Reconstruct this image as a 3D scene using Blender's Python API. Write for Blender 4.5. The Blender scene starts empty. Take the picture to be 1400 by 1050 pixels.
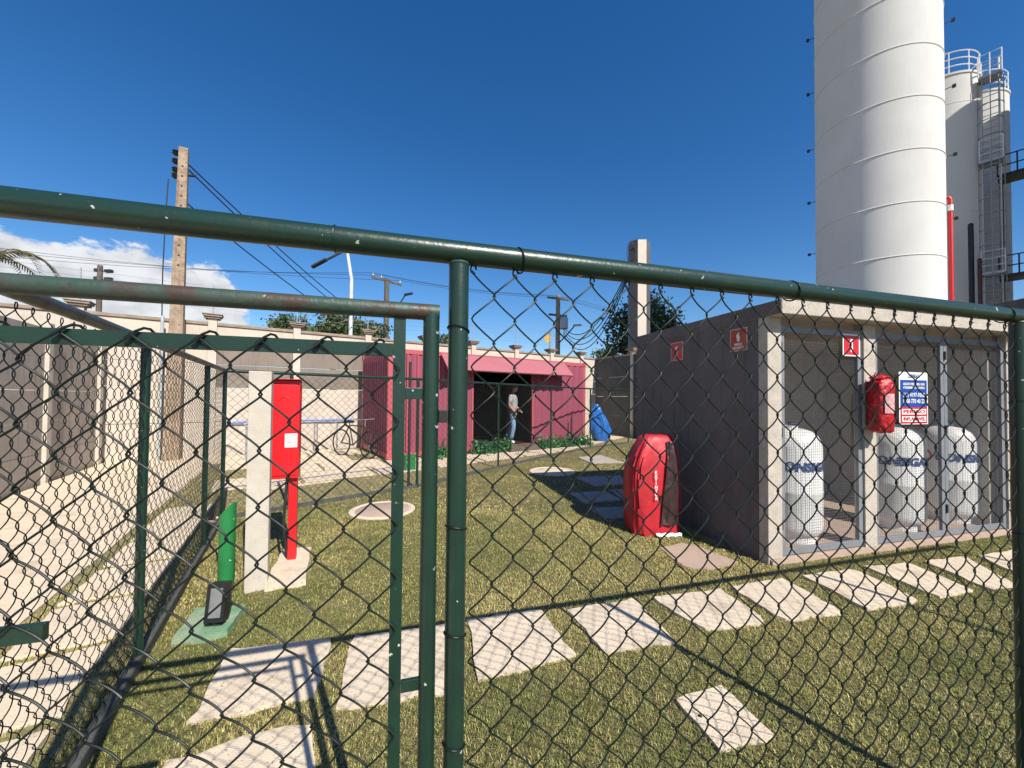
import bpy, bmesh, math, random
import numpy as np
from mathutils import Vector, Matrix
random.seed(7); rng = np.random.default_rng(7)
R = math.radians
sc = bpy.context.scene
COL = sc.collection
# ------------------------------------------------------------------ camera
FPX = 530.0; EYE = 1.5
pt, rl = R(1.2), R(0.5); CY = 533.0
fw = np.array([0, math.cos(pt), math.sin(pt)]); up0 = np.array([0, -math.sin(pt), math.cos(pt)]); rt0 = np.array([1., 0, 0])
rt = rt0*math.cos(rl)+up0*math.sin(rl); up = up0*math.cos(rl)-rt0*math.sin(rl)
CAM = np.array([0, 0, EYE])
cd = bpy.data.cameras.new('camera'); cam = bpy.data.objects.new('camera', cd); COL.objects.link(cam)
cd.sensor_width = 36; cd.lens = 36*FPX/1400; cd.clip_start = 0.02; cd.clip_end = 5000; cd.shift_y = (CY-525)/1400
M = Matrix(((rt[0], up[0], -fw[0], 0), (rt[1], up[1], -fw[1], 0), (rt[2], up[2], -fw[2], EYE), (0, 0, 0, 1)))
cam.matrix_world = M; sc.camera = cam
# ------------------------------------------------------------------ world, sun, exposure
AZ, EL = 35.0, 43.0
tosun = Vector((math.sin(R(AZ))*math.cos(R(EL)), -math.cos(R(AZ))*math.cos(R(EL)), math.sin(R(EL))))
w = bpy.data.worlds.new('World'); sc.world = w; w.use_nodes = True
nt = w.node_tree; nt.nodes.clear()
def N(t, k, **kw):
    n = t.nodes.new(k)
    for a, b in kw.items(): setattr(n, a, b)
    return n
def L(t, a, b): t.links.new(a, b)
def math_n(t, op, a, b=None, clamp=False):
    n = N(t, 'ShaderNodeMath', operation=op); n.use_clamp = clamp
    for i, x in enumerate((a, b)):
        if x is None: continue
        if isinstance(x, (int, float)): n.inputs[i].default_value = x
        else: L(t, x, n.inputs[i])
    return n.outputs[0]
def maprange(t, x, a, b, c=0., d=1., smooth=True):
    n = N(t, 'ShaderNodeMapRange'); n.clamp = True
    if smooth: n.interpolation_type = 'SMOOTHSTEP'
    L(t, x, n.inputs[0])
    for i, q in enumerate((a, b, c, d)): n.inputs[i+1].default_value = q
    return n.outputs[0]
sky = N(nt, 'ShaderNodeTexSky', sky_type='NISHITA'); sky.sun_disc = False
sky.sun_elevation = R(EL); sky.sun_rotation = R(180-AZ); sky.altitude = 100; sky.air_density = 1.0; sky.dust_density = 0.25; sky.ozone_density = 3.0
hs = N(nt, 'ShaderNodeHueSaturation'); hs.inputs['Hue'].default_value = 0.505; hs.inputs['Saturation'].default_value = 1.33; hs.inputs['Value'].default_value = 1.22
L(nt, sky.outputs[0], hs.inputs['Color'])
bg = N(nt, 'ShaderNodeBackground'); bg.inputs[1].default_value = 0.08; L(nt, hs.outputs[0], bg.inputs[0])
tc = N(nt, 'ShaderNodeTexCoord'); sep = N(nt, 'ShaderNodeSeparateXYZ'); L(nt, tc.outputs['Generated'], sep.inputs[0])
az = math_n(nt, 'ARCTAN2', sep.outputs[0], sep.outputs[1])            # 0 ahead, + right
el = math_n(nt, 'ARCSINE', sep.outputs[2])
cmb = N(nt, 'ShaderNodeCombineXYZ'); L(nt, az, cmb.inputs[0]); L(nt, math_n(nt, 'MULTIPLY', el, 1.7), cmb.inputs[1])
n1 = N(nt, 'ShaderNodeTexNoise'); n1.inputs['Scale'].default_value = 8.5; n1.inputs['Detail'].default_value = 9; n1.inputs['Roughness'].default_value = 0.6
L(nt, cmb.outputs[0], n1.inputs['Vector'])
n2 = N(nt, 'ShaderNodeTexNoise'); n2.inputs['Scale'].default_value = 17; n2.inputs['Detail'].default_value = 6; L(nt, cmb.outputs[0], n2.inputs['Vector'])
# a cumulus bank low on the left, thinning upward and toward the right
topfall = maprange(nt, el, R(10.5), R(19.0), 0.30, -0.34)
botfall = maprange(nt, el, R(3.0), R(8.0), -0.05, 0.0)
azfall = maprange(nt, az, R(-38), R(-31), 0.06, -0.42)
dens = math_n(nt, 'ADD', math_n(nt, 'ADD', n1.outputs[0], topfall), math_n(nt, 'ADD', azfall, botfall))
cmask = maprange(nt, dens, 0.50, 0.60)
shade = maprange(nt, n2.outputs[0], 0.3, 0.65, 0.72, 1.0)
cc = N(nt, 'ShaderNodeCombineXYZ'); L(nt, math_n(nt, 'MULTIPLY', shade, 0.97), cc.inputs[0]); L(nt, math_n(nt, 'MULTIPLY', shade, 0.985), cc.inputs[1]); L(nt, shade, cc.inputs[2])
bgc = N(nt, 'ShaderNodeBackground'); bgc.inputs[1].default_value = 0.66; L(nt, cc.outputs[0], bgc.inputs[0])
mx = N(nt, 'ShaderNodeMixShader'); L(nt, math_n(nt, 'MULTIPLY', cmask, 0.93), mx.inputs[0]); L(nt, bg.outputs[0], mx.inputs[1]); L(nt, bgc.outputs[0], mx.inputs[2])
wo = N(nt, 'ShaderNodeOutputWorld'); L(nt, mx.outputs[0], wo.inputs[0])
sl = bpy.data.lights.new('sun', 'SUN'); so = bpy.data.objects.new('sun', sl); COL.objects.link(so)
sl.energy = 5.0; sl.angle = R(0.5); sl.color = (1.0, 0.93, 0.82); so.rotation_euler = tosun.to_track_quat('Z', 'Y').to_euler(); so.location = (6, -8, 12)
sc.view_settings.view_transform = 'Standard'; sc.view_settings.look = 'None'; sc.view_settings.exposure = 0.52; sc.view_settings.gamma = 1.0
sc.render.engine = 'CYCLES'
# ------------------------------------------------------------------ pixel -> place
def ray(x, y): return fw+rt*((x-700)/FPX)-up*((y-CY)/FPX)
def G(x, y, z=0.0):
    d = ray(x, y); return CAM+d*((z-EYE)/d[2])
def at(x, y, Y):
    d = ray(x, y); return CAM+d*(Y/d[1])
def onp(x, y, p0, d2):                       # on the upright plane through p0 along d2
    d = ray(x, y); n = np.array([-d2[1], d2[0]])
    t = ((np.array(p0[:2])-CAM[:2])@n)/(d[:2]@n); return CAM+d*t
def along(x, p0, d2, y=545):                 # distance along that plane where column x meets it
    q = onp(x, y, p0, d2); return float((q[:2]-np.array(p0[:2]))@np.array(d2))
def hz(x, y, p0, d2): return float(onp(x, y, p0, d2)[2])
def isect(p, d, q, e):
    A = np.array([[d[0], -e[0]], [d[1], -e[1]]]); t = np.linalg.solve(A, np.array(q[:2])-np.array(p[:2])); return np.array(p[:2])+np.array(d)*t[0]
def unit(v): v = np.array(v, float); return v/np.linalg.norm(v)
def p3(p, z): return np.array([p[0], p[1], z])
# ------------------------------------------------------------------ materials
def pmat(name, c1, c2=None, scale=6, detail=6, rough=0.6, metal=0., bump=0., bscale=60, chips=None, chipscale=30, chipth=0.68, spec=0.5, streak=0., alpha=1., attr=None, extra=None, coat=0.):
    m = bpy.data.materials.new(name); m.use_nodes = True; t = m.node_tree; b = t.nodes['Principled BSDF']
    b.inputs['Roughness'].default_value = rough; b.inputs['Metallic'].default_value = metal; b.inputs['Specular IOR Level'].default_value = spec
    if coat: b.inputs['Coat Weight'].default_value = coat
    c2 = c2 or tuple(x*0.72 for x in c1)
    co = N(t, 'ShaderNodeTexCoord').outputs['Object']
    no = N(t, 'ShaderNodeTexNoise'); no.inputs['Scale'].default_value = scale; no.inputs['Detail'].default_value = detail; no.inputs['Roughness'].default_value = 0.62
    L(t, co, no.inputs['Vector'])
    r = N(t, 'ShaderNodeValToRGB'); r.color_ramp.elements[0].position = 0.33; r.color_ramp.elements[1].position = 0.67
    r.color_ramp.elements[0].color = (*c2, 1); r.color_ramp.elements[1].color = (*c1, 1); L(t, no.outputs[0], r.inputs[0])
    col = r.outputs[0]
    def mix(fac, a, cb, mode='MIX'):
        n = N(t, 'ShaderNodeMix', data_type='RGBA', blend_type=mode)
        if isinstance(fac, (int, float)): n.inputs[0].default_value = fac
        else: L(t, fac, n.inputs[0])
        L(t, a, n.inputs[6])
        if isinstance(cb, tuple): n.inputs[7].default_value = (*cb, 1)
        else: L(t, cb, n.inputs[7])
        return n.outputs[2]
    if streak:                                # vertical water marks with a shape of their own
        mp = N(t, 'ShaderNodeMapping'); mp.inputs['Scale'].default_value = (9, 9, 0.7); L(t, co, mp.inputs[0])
        ns = N(t, 'ShaderNodeTexNoise'); ns.inputs['Scale'].default_value = 1.6; ns.inputs['Detail'].default_value = 5; L(t, mp.outputs[0], ns.inputs['Vector'])
        col = mix(math_n(t, 'MULTIPLY', maprange(t, ns.outputs[0], 0.5, 0.75), streak), col, tuple(x*0.45 for x in c2))
    if extra:                                 # second patch colour (rust, stain): (colour, scale, lo, hi, amount)
        ne = N(t, 'ShaderNodeTexNoise'); ne.inputs['Scale'].default_value = extra[1]; ne.inputs['Detail'].default_value = 7; L(t, co, ne.inputs['Vector'])
        col = mix(math_n(t, 'MULTIPLY', maprange(t, ne.outputs[0], extra[2], extra[3]), extra[4]), col, extra[0])
    if chips:
        nc = N(t, 'ShaderNodeTexNoise'); nc.inputs['Scale'].default_value = chipscale; nc.inputs['Detail'].default_value = 3; L(t, co, nc.inputs['Vector'])
        col = mix(maprange(t, nc.outputs[0], chipth, chipth+0.03), col, chips)
    if attr:
        an = N(t, 'ShaderNodeAttribute'); an.attribute_name = attr; col = mix(1.0, col, an.outputs['Color'], 'MULTIPLY')
    L(t, col, b.inputs['Base Color'])
    if bump:
        nb = N(t, 'ShaderNodeTexNoise'); nb.inputs['Scale'].default_value = bscale; nb.inputs['Detail'].default_value = 5; L(t, co, nb.inputs['Vector'])
        bp = N(t, 'ShaderNodeBump'); bp.inputs['Strength'].default_value = bump; bp.inputs['Distance'].default_value = 0.02; L(t, nb.outputs[0], bp.inputs['Height']); L(t, bp.outputs[0], b.inputs['Normal'])
    if alpha < 1: b.inputs['Alpha'].default_value = alpha
    rr = maprange(t, no.outputs[0], 0.2, 0.8, min(1, rough*1.2), rough*0.8); L(t, rr, b.inputs['Roughness'])
    return m
GREEN = pmat('green_paint', (0.010, 0.036, 0.024), (0.007, 0.026, 0.018), 14, rough=0.34, bump=0.05, bscale=120, chips=(0.42, 0.44, 0.4), chipscale=60, chipth=0.70, extra=((0.05, 0.045, 0.032), 9, 0.58, 0.8, 0.55))
GREENW = pmat('worn_green_paint', (0.022, 0.062, 0.044), (0.05, 0.06, 0.052), 10, rough=0.5, bump=0.1, bscale=90, chips=(0.30, 0.27, 0.23), chipscale=36, chipth=0.73, extra=((0.055, 0.026, 0.018), 16, 0.5, 0.64, 0.75))
WIRE = pmat('green_coated_wire', (0.008, 0.014, 0.012), (0.004, 0.008, 0.007), 20, rough=0.48, spec=0.28)
GALV = pmat('galvanised_steel', (0.42, 0.43, 0.45), (0.32, 0.33, 0.35), 18, rough=0.42, metal=0.55)
GREYF = pmat('grey_painted_steel', (0.20, 0.215, 0.24), (0.16, 0.17, 0.19), 12, rough=0.45)
CONC = pmat('paving_concrete', (0.68, 0.575, 0.43), (0.58, 0.485, 0.365), 5, rough=0.9, bump=0.35, bscale=130, extra=((0.30, 0.23, 0.165), 4.5, 0.52, 0.74, 0.5), chips=(0.36, 0.29, 0.215), chipscale=75, chipth=0.63)
CONCP = pmat('pink_concrete', (0.46, 0.335, 0.265), (0.37, 0.28, 0.22), 5, rough=0.9, bump=0.35, bscale=110, extra=((0.2, 0.15, 0.1), 4, 0.55, 0.8, 0.5))
GREYC = pmat('grey_concrete', (0.34, 0.32, 0.30), (0.26, 0.25, 0.235), 4, rough=0.92, bump=0.3, bscale=70, streak=0.35)
DWALL = pmat('dark_grey_wall', (0.085, 0.083, 0.085), (0.065, 0.064, 0.066), 2, rough=0.9, bump=0.15, streak=0.3)  # dark grey for the right wall's panels
KERB = pmat('dark_kerb_concrete', (0.085, 0.088, 0.078), (0.045, 0.05, 0.042), 8, rough=0.95, bump=0.4)
POSTC = pmat('precast_post_concrete', (0.52, 0.47, 0.40), (0.44, 0.40, 0.34), 8, rough=0.92, bump=0.3, bscale=120, chips=(0.3, 0.27, 0.23), chipscale=80, chipth=0.66)
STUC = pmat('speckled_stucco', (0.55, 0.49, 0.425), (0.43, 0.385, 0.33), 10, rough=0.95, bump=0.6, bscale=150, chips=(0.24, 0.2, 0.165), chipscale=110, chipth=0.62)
STUC_SHADE = pmat('shaded_stucco', (0.165, 0.150, 0.143), (0.13, 0.118, 0.112), 2.2, rough=0.95, bump=0.7, bscale=120, streak=0.45, chips=(0.075, 0.066, 0.06), chipscale=80, chipth=0.63)  # darker copy of the stucco, the end wall's shade put into the colour
CREAM = pmat('cream_wall_paint', (0.54, 0.472, 0.40), (0.46, 0.40, 0.34), 2.5, rough=0.9, bump=0.12, bscale=80, streak=0.22)
TAUPE = pmat('taupe_wall_band', (0.215, 0.18, 0.15), (0.18, 0.152, 0.128), 2.5, rough=0.9, bump=0.12, bscale=80, streak=0.3)  # taupe tone for the middle panel rows of some bays
COPE = pmat('coping_concrete', (0.30, 0.235, 0.185), (0.22, 0.175, 0.14), 5, rough=0.95, bump=0.2)
WALLG = pmat('weathered_wall_concrete', (0.42, 0.37, 0.32), (0.33, 0.295, 0.26), 2.2, rough=0.95, bump=0.5, bscale=45, streak=0.5)
RED = pmat('red_enamel', (0.62, 0.012, 0.018), (0.52, 0.01, 0.014), 5, rough=0.38, chips=(0.5, 0.3, 0.28), chipscale=30, chipth=0.78)
REDV = pmat('red_vinyl', (0.52, 0.014, 0.026), (0.34, 0.01, 0.018), 6, rough=0.55, bump=0.45, bscale=11)
REDB = pmat('crumpled_red_plastic', (0.5, 0.012, 0.02), (0.3, 0.006, 0.012), 14, rough=0.3, bump=1.0, bscale=24)
CLEARV = pmat('clear_plastic_window', (0.06, 0.032, 0.032), (0.03, 0.02, 0.02), 7, rough=0.22, bump=0.9, bscale=7, extra=((0.26, 0.22, 0.21), 6, 0.6, 0.75, 0.5))
WHITE = pmat('white_paint', (0.80, 0.80, 0.78), (0.74, 0.74, 0.72), 3, rough=0.45)
SILO = pmat('silo_white_paint', (0.74, 0.735, 0.71), (0.69, 0.685, 0.66), 0.7, rough=0.8, spec=0.12, streak=0.07, bump=0.05, bscale=3)
TANK = pmat('tank_white_paint', (0.74, 0.74, 0.72), (0.66, 0.66, 0.64), 6, rough=0.42, streak=0.15, chips=(0.3, 0.25, 0.2), chipscale=40, chipth=0.76)
BLUEL = pmat('blue_lettering', (0.015, 0.05, 0.19), rough=0.5)
BLUES = pmat('blue_sign_print', (0.01, 0.07, 0.36), rough=0.4)
REDS = pmat('red_sign_print', (0.60, 0.015, 0.03), rough=0.4)
REDS2 = pmat('orange_red_sign_print', (0.42, 0.05, 0.015), rough=0.5)
BLACK = pmat('black_plastic', (0.012, 0.012, 0.013), rough=0.5)
DARKM = pmat('dark_metal', (0.04, 0.04, 0.042), rough=0.5, metal=0.3)
GLASS = pmat('lamp_glass', (0.20, 0.215, 0.22), (0.13, 0.14, 0.145), 8, rough=0.12, coat=0.8)
BRGREEN = pmat('bright_green_paint', (0.018, 0.20, 0.055), (0.013, 0.15, 0.04), 6, rough=0.45, chips=(0.5, 0.5, 0.42), chipscale=22, chipth=0.70)
PADG = pmat('green_painted_concrete', (0.10, 0.25, 0.13), (0.30, 0.34, 0.24), 7, rough=0.9, bump=0.4)
CONT = pmat('container_red_paint', (0.275, 0.058, 0.098), (0.235, 0.048, 0.082), 2.2, rough=0.55, streak=0.15, extra=((0.22, 0.05, 0.04), 6, 0.64, 0.8, 0.4))
CONTF = pmat('container_frame_paint', (0.42, 0.085, 0.095), (0.37, 0.075, 0.085), 3, rough=0.5)
CONTI = pmat('container_inside_dark', (0.012, 0.011, 0.011), rough=0.8)  # near black, the dark of the inside put into the colour
AWN = pmat('awning_pink_paint', (0.37, 0.12, 0.14), (0.32, 0.10, 0.12), 3, rough=0.6)
BLUET = pmat('blue_tarp', (0.02, 0.17, 0.56), (0.012, 0.11, 0.42), 8, rough=0.35, bump=0.6, bscale=16)
POLEC = pmat('pole_concrete', (0.40, 0.30, 0.215), (0.24, 0.185, 0.135), 7, rough=0.95, bump=0.8, bscale=45, streak=0.5, extra=((0.2, 0.13, 0.08), 5, 0.5, 0.7, 0.6), chips=(0.14, 0.11, 0.085), chipscale=24, chipth=0.64)
WOODP = pmat('weathered_wood', (0.13, 0.105, 0.085), rough=0.9, bump=0.4)
TOTC = pmat('totem_panel', (0.62, 0.56, 0.48), (0.57, 0.51, 0.44), 1.5, rough=0.7)
TOTD = pmat('totem_dark_edge_and_shade', (0.075, 0.075, 0.082), rough=0.5)  # dark metal edge, also the left face's shade put into colour
BARK = pmat('bark', (0.12, 0.09, 0.065), (0.07, 0.055, 0.04), 9, rough=0.95, bump=0.6, bscale=30)
LEAF = pmat('tree_leaf', (0.075, 0.105, 0.04), (0.04, 0.062, 0.026), 1.8, rough=0.55, attr='Col')
PLANT = pmat('plant_leaf', (0.035, 0.16, 0.05), (0.02, 0.1, 0.03), 6, rough=0.4, attr='Col')
PALMM = pmat('palm_frond', (0.11, 0.115, 0.045), (0.16, 0.12, 0.05), 5, rough=0.6)
SKIN = pmat('skin', (0.36, 0.2, 0.14), rough=0.6)
HAIR = pmat('dark_hair', (0.018, 0.013, 0.011), rough=0.5)
SHIRT = pmat('grey_shirt_cloth', (0.34, 0.34, 0.35), rough=0.9, bump=0.2)
JEANS = pmat('light_blue_denim', (0.17, 0.29, 0.42), (0.12, 0.22, 0.34), 20, rough=0.9)
CABLE = pmat('cable_rubber', (0.014, 0.014, 0.016), rough=0.6)
ROOFG = pmat('grey_roof_sheet', (0.11, 0.105, 0.11), rough=0.7)
LAMPW = pmat('lamp_pole_paint', (0.62, 0.65, 0.68), rough=0.45)
RUBBER = pmat('tyre_rubber', (0.015, 0.015, 0.016), rough=0.85)
SAND = pmat('soil_bed', (0.27, 0.22, 0.13), (0.17, 0.15, 0.07), 7, rough=0.95, bump=0.5)
ROPE = pmat('white_tape', (0.62, 0.58, 0.55), (0.55, 0.2, 0.18), 12, rough=0.8)
LITW = pmat('white_print', (0.85, 0.85, 0.85), rough=0.5)
SILO.node_tree.nodes['Principled BSDF'].inputs['Diffuse Roughness'].default_value = 0.4
# ------------------------------------------------------------------ mesh builder
ORG = {}
class MB:
    def __init__(s): s.v = []; s.f = []; s.n = 0
    def add(s, V, Fc):
        V = np.asarray(V, float).reshape(-1, 3); s.v.append(V); o = s.n; s.n += len(V)
        s.f.extend([tuple(i+o for i in q) for q in Fc]); return s
    def obox(s, c, a, b, d):                 # centre, three half axes
        c, a, b, d = (np.asarray(q, float) for q in (c, a, b, d))
        V = [c+i*a+j*b+k*d for k in (-1, 1) for j in (-1, 1) for i in (-1, 1)]
        return s.add(V, [(0, 2, 3, 1), (4, 5, 7, 6), (0, 1, 5, 4), (2, 6, 7, 3), (0, 4, 6, 2), (1, 3, 7, 5)])
    def bar(s, p, q, wv, hv):                # box from p to q with half vectors wv, hv
        p, q = np.asarray(p, float), np.asarray(q, float); return s.obox((p+q)/2, (q-p)/2, wv, hv)
    def wall(s, p, q, z0, z1, th, side=0):   # upright slab between ground points
        d = unit(np.array(q[:2])-np.array(p[:2])); n = np.array([-d[1], d[0]])*th/2
        o = np.array([-d[1], d[0]])*th/2*side
        a, b = np.array(p[:2])+o, np.array(q[:2])+o
        return s.bar(p3(a, (z0+z1)/2), p3(b, (z0+z1)/2), (n[0], n[1], 0), (0, 0, (z1-z0)/2))
    def tube(s, pts, r, n=8, caps=True, up=(0.013, 0.021, 1)):
        P = np.asarray(pts, float); m = len(P); T = np.gradient(P, axis=0); T /= np.linalg.norm(T, axis=1)[:, None]+1e-12
        r = np.broadcast_to(np.asarray(r, float), (m,)); A = np.zeros((m, 3)); a = np.cross(T[0], up)
        if np.linalg.norm(a) < 0.05: a = np.cross(T[0], (1, 0.03, 0))
        for i in range(m):
            a = a-T[i]*(a@T[i]); a = a/(np.linalg.norm(a)+1e-12); A[i] = a
        B = np.cross(T, A); th = np.linspace(0, 2*math.pi, n, endpoint=False)
        V = (P[:, None]+r[:, None, None]*(A[:, None]*np.cos(th)[None, :, None]+B[:, None]*np.sin(th)[None, :, None])).reshape(-1, 3)
        Fc = [(i*n+j, i*n+(j+1) % n, (i+1)*n+(j+1) % n, (i+1)*n+j) for i in range(m-1) for j in range(n)]
        if caps: Fc += [tuple(range(n-1, -1, -1)), tuple(range((m-1)*n, m*n))]
        return s.add(V, Fc)
    def lathe(s, prof, c=(0, 0, 0), n=28):
        c = np.asarray(c, float); th = np.linspace(0, 2*math.pi, n, endpoint=False); V = []
        for r, z in prof: V += [c+np.array([r*math.cos(t), r*math.sin(t), z]) for t in th]
        m = len(prof); Fc = [(i*n+j, i*n+(j+1) % n, (i+1)*n+(j+1) % n, (i+1)*n+j) for i in range(m-1) for j in range(n)]
        Fc += [tuple(range(n-1, -1, -1)), tuple(range((m-1)*n, m*n))]
        return s.add(V, Fc)
    def prism(s, poly, z0, z1):
        P = [np.array(q[:2]) for q in poly]; m = len(P)
        ar = sum(P[i][0]*P[(i+1) % m][1]-P[(i+1) % m][0]*P[i][1] for i in range(m))
        if ar < 0: P = P[::-1]
        V = [p3(q, z0) for q in P]+[p3(q, z1) for q in P]
        Fc = [tuple(range(m-1, -1, -1)), tuple(range(m, 2*m))]+[(i, (i+1) % m, m+(i+1) % m, m+i) for i in range(m)]
        return s.add(V, Fc)
    def build(s, name, mat, parent=None, smooth=False, origin=None, bevel=0.):
        V = np.concatenate(s.v) if s.v else np.zeros((0, 3))
        o = ORG[parent.name] if parent is not None else np.asarray(origin if origin is not None else (0, 0, 0), float)
        me = bpy.data.meshes.new(name); me.from_pydata((V-o).tolist(), [], s.f); me.update()
        return link(name, me, mat, parent, o, smooth, bevel)
def link(name, me, mat, parent, o, smooth=False, bevel=0.):
    if mat is not None: me.materials.append(mat)
    if smooth:
        me.polygons.foreach_set('use_smooth', np.ones(len(me.polygons), bool))
        try: me.set_sharp_from_angle(angle=R(40))
        except Exception: pass
    ob = bpy.data.objects.new(name, me); COL.objects.link(ob)
    if parent is not None: ob.parent = parent
    else: ob.location = o
    ORG[ob.name] = np.array(o, float)
    if bevel:
        bm = ob.modifiers.new('bevel', 'BEVEL'); bm.width = bevel; bm.segments = 2; bm.limit_method = 'ANGLE'; bm.angle_limit = R(40)
    return ob
def fastmesh(name, V, Fq, mat, parent=None, origin=(0, 0, 0), smooth=False, cols=None):
    """numpy mesh: Fq is an (n,k) int array of equal-sided faces"""
    o = ORG[parent.name] if parent is not None else np.asarray(origin, float)
    me = bpy.data.meshes.new(name); n, k = Fq.shape
    me.vertices.add(len(V)); me.vertices.foreach_set('co', (V-o).astype(np.float32).ravel())
    me.loops.add(n*k); me.loops.foreach_set('vertex_index', Fq.astype(np.int32).ravel())
    me.polygons.add(n); me.polygons.foreach_set('loop_start', np.arange(0, n*k, k, dtype=np.int32))
    me.update(calc_edges=True); me.validate()
    if cols is not None:
        a = me.color_attributes.new('Col', 'FLOAT_COLOR', 'POINT'); a.data.foreach_set('color', np.concatenate([cols, np.ones((len(cols), 1))], 1).astype(np.float32).ravel())
    return link(name, me, mat, parent, o, smooth)
def tag(o, label, cat, group=None, kind=None):
    if label: o['label'] = label
    if cat: o['category'] = cat
    if group: o['group'] = group
    if kind: o['kind'] = kind
    return o
def thing(name, label, cat, loc, group=None):
    o = bpy.data.objects.new(name, None); COL.objects.link(o); o.location = tuple(float(x) for x in loc); o.empty_display_size = 0.1
    ORG[o.name] = np.array(loc, float); return tag(o, label, cat, group)
def struct(o): o['kind'] = 'structure'; return o
def stuff(o): o['kind'] = 'stuff'; return o
def inpoly(x, y, poly):
    c = np.zeros(x.shape, bool); m = len(poly)
    for i in range(m):
        x1, y1 = poly[i][:2]; x2, y2 = poly[(i+1) % m][:2]
        if y1 == y2: continue
        c ^= ((y1 > y) != (y2 > y)) & (x < (x2-x1)*(y-y1)/(y2-y1)+x1)
    return c
def clip(poly, p, d):                        # keep the part left of the line p + t d
    out = []; n = np.array([-d[1], d[0]]); m = len(poly)
    for i in range(m):
        a, b = np.array(poly[i][:2]), np.array(poly[(i+1) % m][:2]); sa, sb = (a-p[:2])@n, (b-p[:2])@n
        if sa >= 0: out.append(a)
        if sa*sb < 0: out.append(a+(b-a)*sa/(sa-sb))
    return out
def slab(poly, z0, z1, name, mat, parent, jit=0.008, sub=5, sd=0):
    rr = random.Random(sd); Q = []; m = len(poly)
    for i in range(m):
        a, b = np.array(poly[i][:2]), np.array(poly[(i+1) % m][:2])
        k = max(1, min(sub, int(np.linalg.norm(b-a)/0.07)))
        for j in range(k):
            q = a+(b-a)*j/k; jj = jit*(2.0 if j == 0 else 1.0); Q.append(q+np.array([rr.uniform(-jj, jj), rr.uniform(-jj, jj)]))
    return MB().prism(Q, z0, z1).build(name, mat, parent)
def text_mesh(body, size, bold=0.0, shear=0.0, extr=0.0, align='CENTER'):
    cu = bpy.data.curves.new('text', 'FONT'); cu.body = body; cu.size = size; cu.offset = bold; cu.shear = shear; cu.extrude = extr; cu.align_x = align; cu.align_y = 'CENTER'; cu.resolution_u = 3
    ob = bpy.data.objects.new('text', cu); COL.objects.link(ob); bpy.context.view_layer.update()
    me = bpy.data.meshes.new_from_object(ob.evaluated_get(bpy.context.evaluated_depsgraph_get())); bpy.data.objects.remove(ob); bpy.data.curves.remove(cu)
    V = np.array([v.co[:] for v in me.vertices]) if len(me.vertices) else np.zeros((0, 3)); Fc = [tuple(p.vertices) for p in me.polygons]; bpy.data.meshes.remove(me)
    return V, Fc
def letters(name, body, size, c, ux, uz, nrm, mat, parent, bold=0.0, shear=0.0, width=None):
    V, Fc = text_mesh(body, size, bold, shear)
    if width: V[:, 0] *= width/(V[:, 0].max()-V[:, 0].min())
    c, ux, uz, nrm = (np.asarray(q, float) for q in (c, ux, uz, nrm))
    W = c+V[:, :1]*ux+V[:, 1:2]*uz+nrm*0.0015
    return MB().add(W, Fc).build(name, mat, parent)
def rotz2(a): return np.array([math.cos(a), math.sin(a)])
# ------------------------------------------------------------------ site lines
P0 = np.array([-0.112, 0.799]); U = rotz2(R(16.15)); V2 = np.array([-U[1], U[0]])          # front fence
LA, LB = G(110, 1050)[:2], G(281, 750)[:2]; LD = unit(LB-LA); LO = np.array([-LD[1], LD[0]])  # left fence, LO points away from the lawn
FCN = isect(P0, U, LA, LD)                                                                  # front left corner
f2, f3 = G(406, 694)[:2], G(570, 666.5)[:2]; FCF = isect(LA, LD, f2, unit(f3-f2))            # far left corner
FAR = [FCF, f3]+[G(*q)[:2] for q in ((681, 640), (753, 624), (807, 613), (859, 606))]
CA, CB = G(529, 630.5)[:2], G(800, 607.6)[:2]; CD = unit(CB-CA); CN = np.array([-CD[1], CD[0]]); CL = np.linalg.norm(CB-CA)   # container
W0 = CA+CN*(2.44+0.45)                                                                       # back wall face line
LW = G(0, 683)[:2]; WCL = isect(W0, CD, LW, LD); WCR = W0+CD*along(816, W0, CD)
BC = G(1051, 773)[:2]; BU = rotz2(R(15.06)); BV = np.array([-BU[1], BU[0]])                  # gas shed
BW, BD, BH = along(1379, BC, BU), 2.1, 2.40
# ================================================================== SETTING
GROUND = pmat('lawn_soil', (0.17, 0.14, 0.06), (0.085, 0.082, 0.03), 3.2, detail=9, rough=0.95, bump=0.7, bscale=90, extra=((0.27, 0.20, 0.11), 1.3, 0.5, 0.75, 0.5))
g = MB(); xs = [-700, -60, -14, -6, 0, 6, 14, 60, 700]; ys = [-300, -20, -4, 0, 5, 10, 20, 60, 900]
g.add([(x, y, 0) for y in ys for x in xs], [(j*9+i, j*9+i+1, (j+1)*9+i+1, (j+1)*9+i) for j in range(8) for i in range(8)])
lawn = struct(g.build('lawn', GROUND)); lawn['label'] = 'dry green lawn running under the whole yard'
SOLID = []                                   # outlines where no grass grows
def gp(q): return [G(*a)[:2] for a in q]
stones = [[(312, 893), (452, 877), (430, 957), (262, 993)], [(228, 1052), (361, 1003), (424, 992), (430, 1055), (392, 1120), (190, 1120)],
 [(480, 876), (618, 856), (612, 948), (458, 977)], [(640, 851), (738, 836), (786, 902), (652, 932)], [(777, 836), (867, 823), (922, 880), (826, 896)],
 [(893, 821), (985, 808), (1051, 855), (965, 866)], [(998, 806), (1070, 794), (1152, 840), (1075, 853)], [(1097, 789), (1168, 781), (1258, 824), (1185, 836)],
 [(1186, 778), (1243, 772), (1333, 811), (1281, 819)], [(1264, 770), (1318, 763), (1388, 802), (1354, 809)], [(1337, 762), (1405, 752), (1490, 790), (1415, 800)]]
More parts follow.
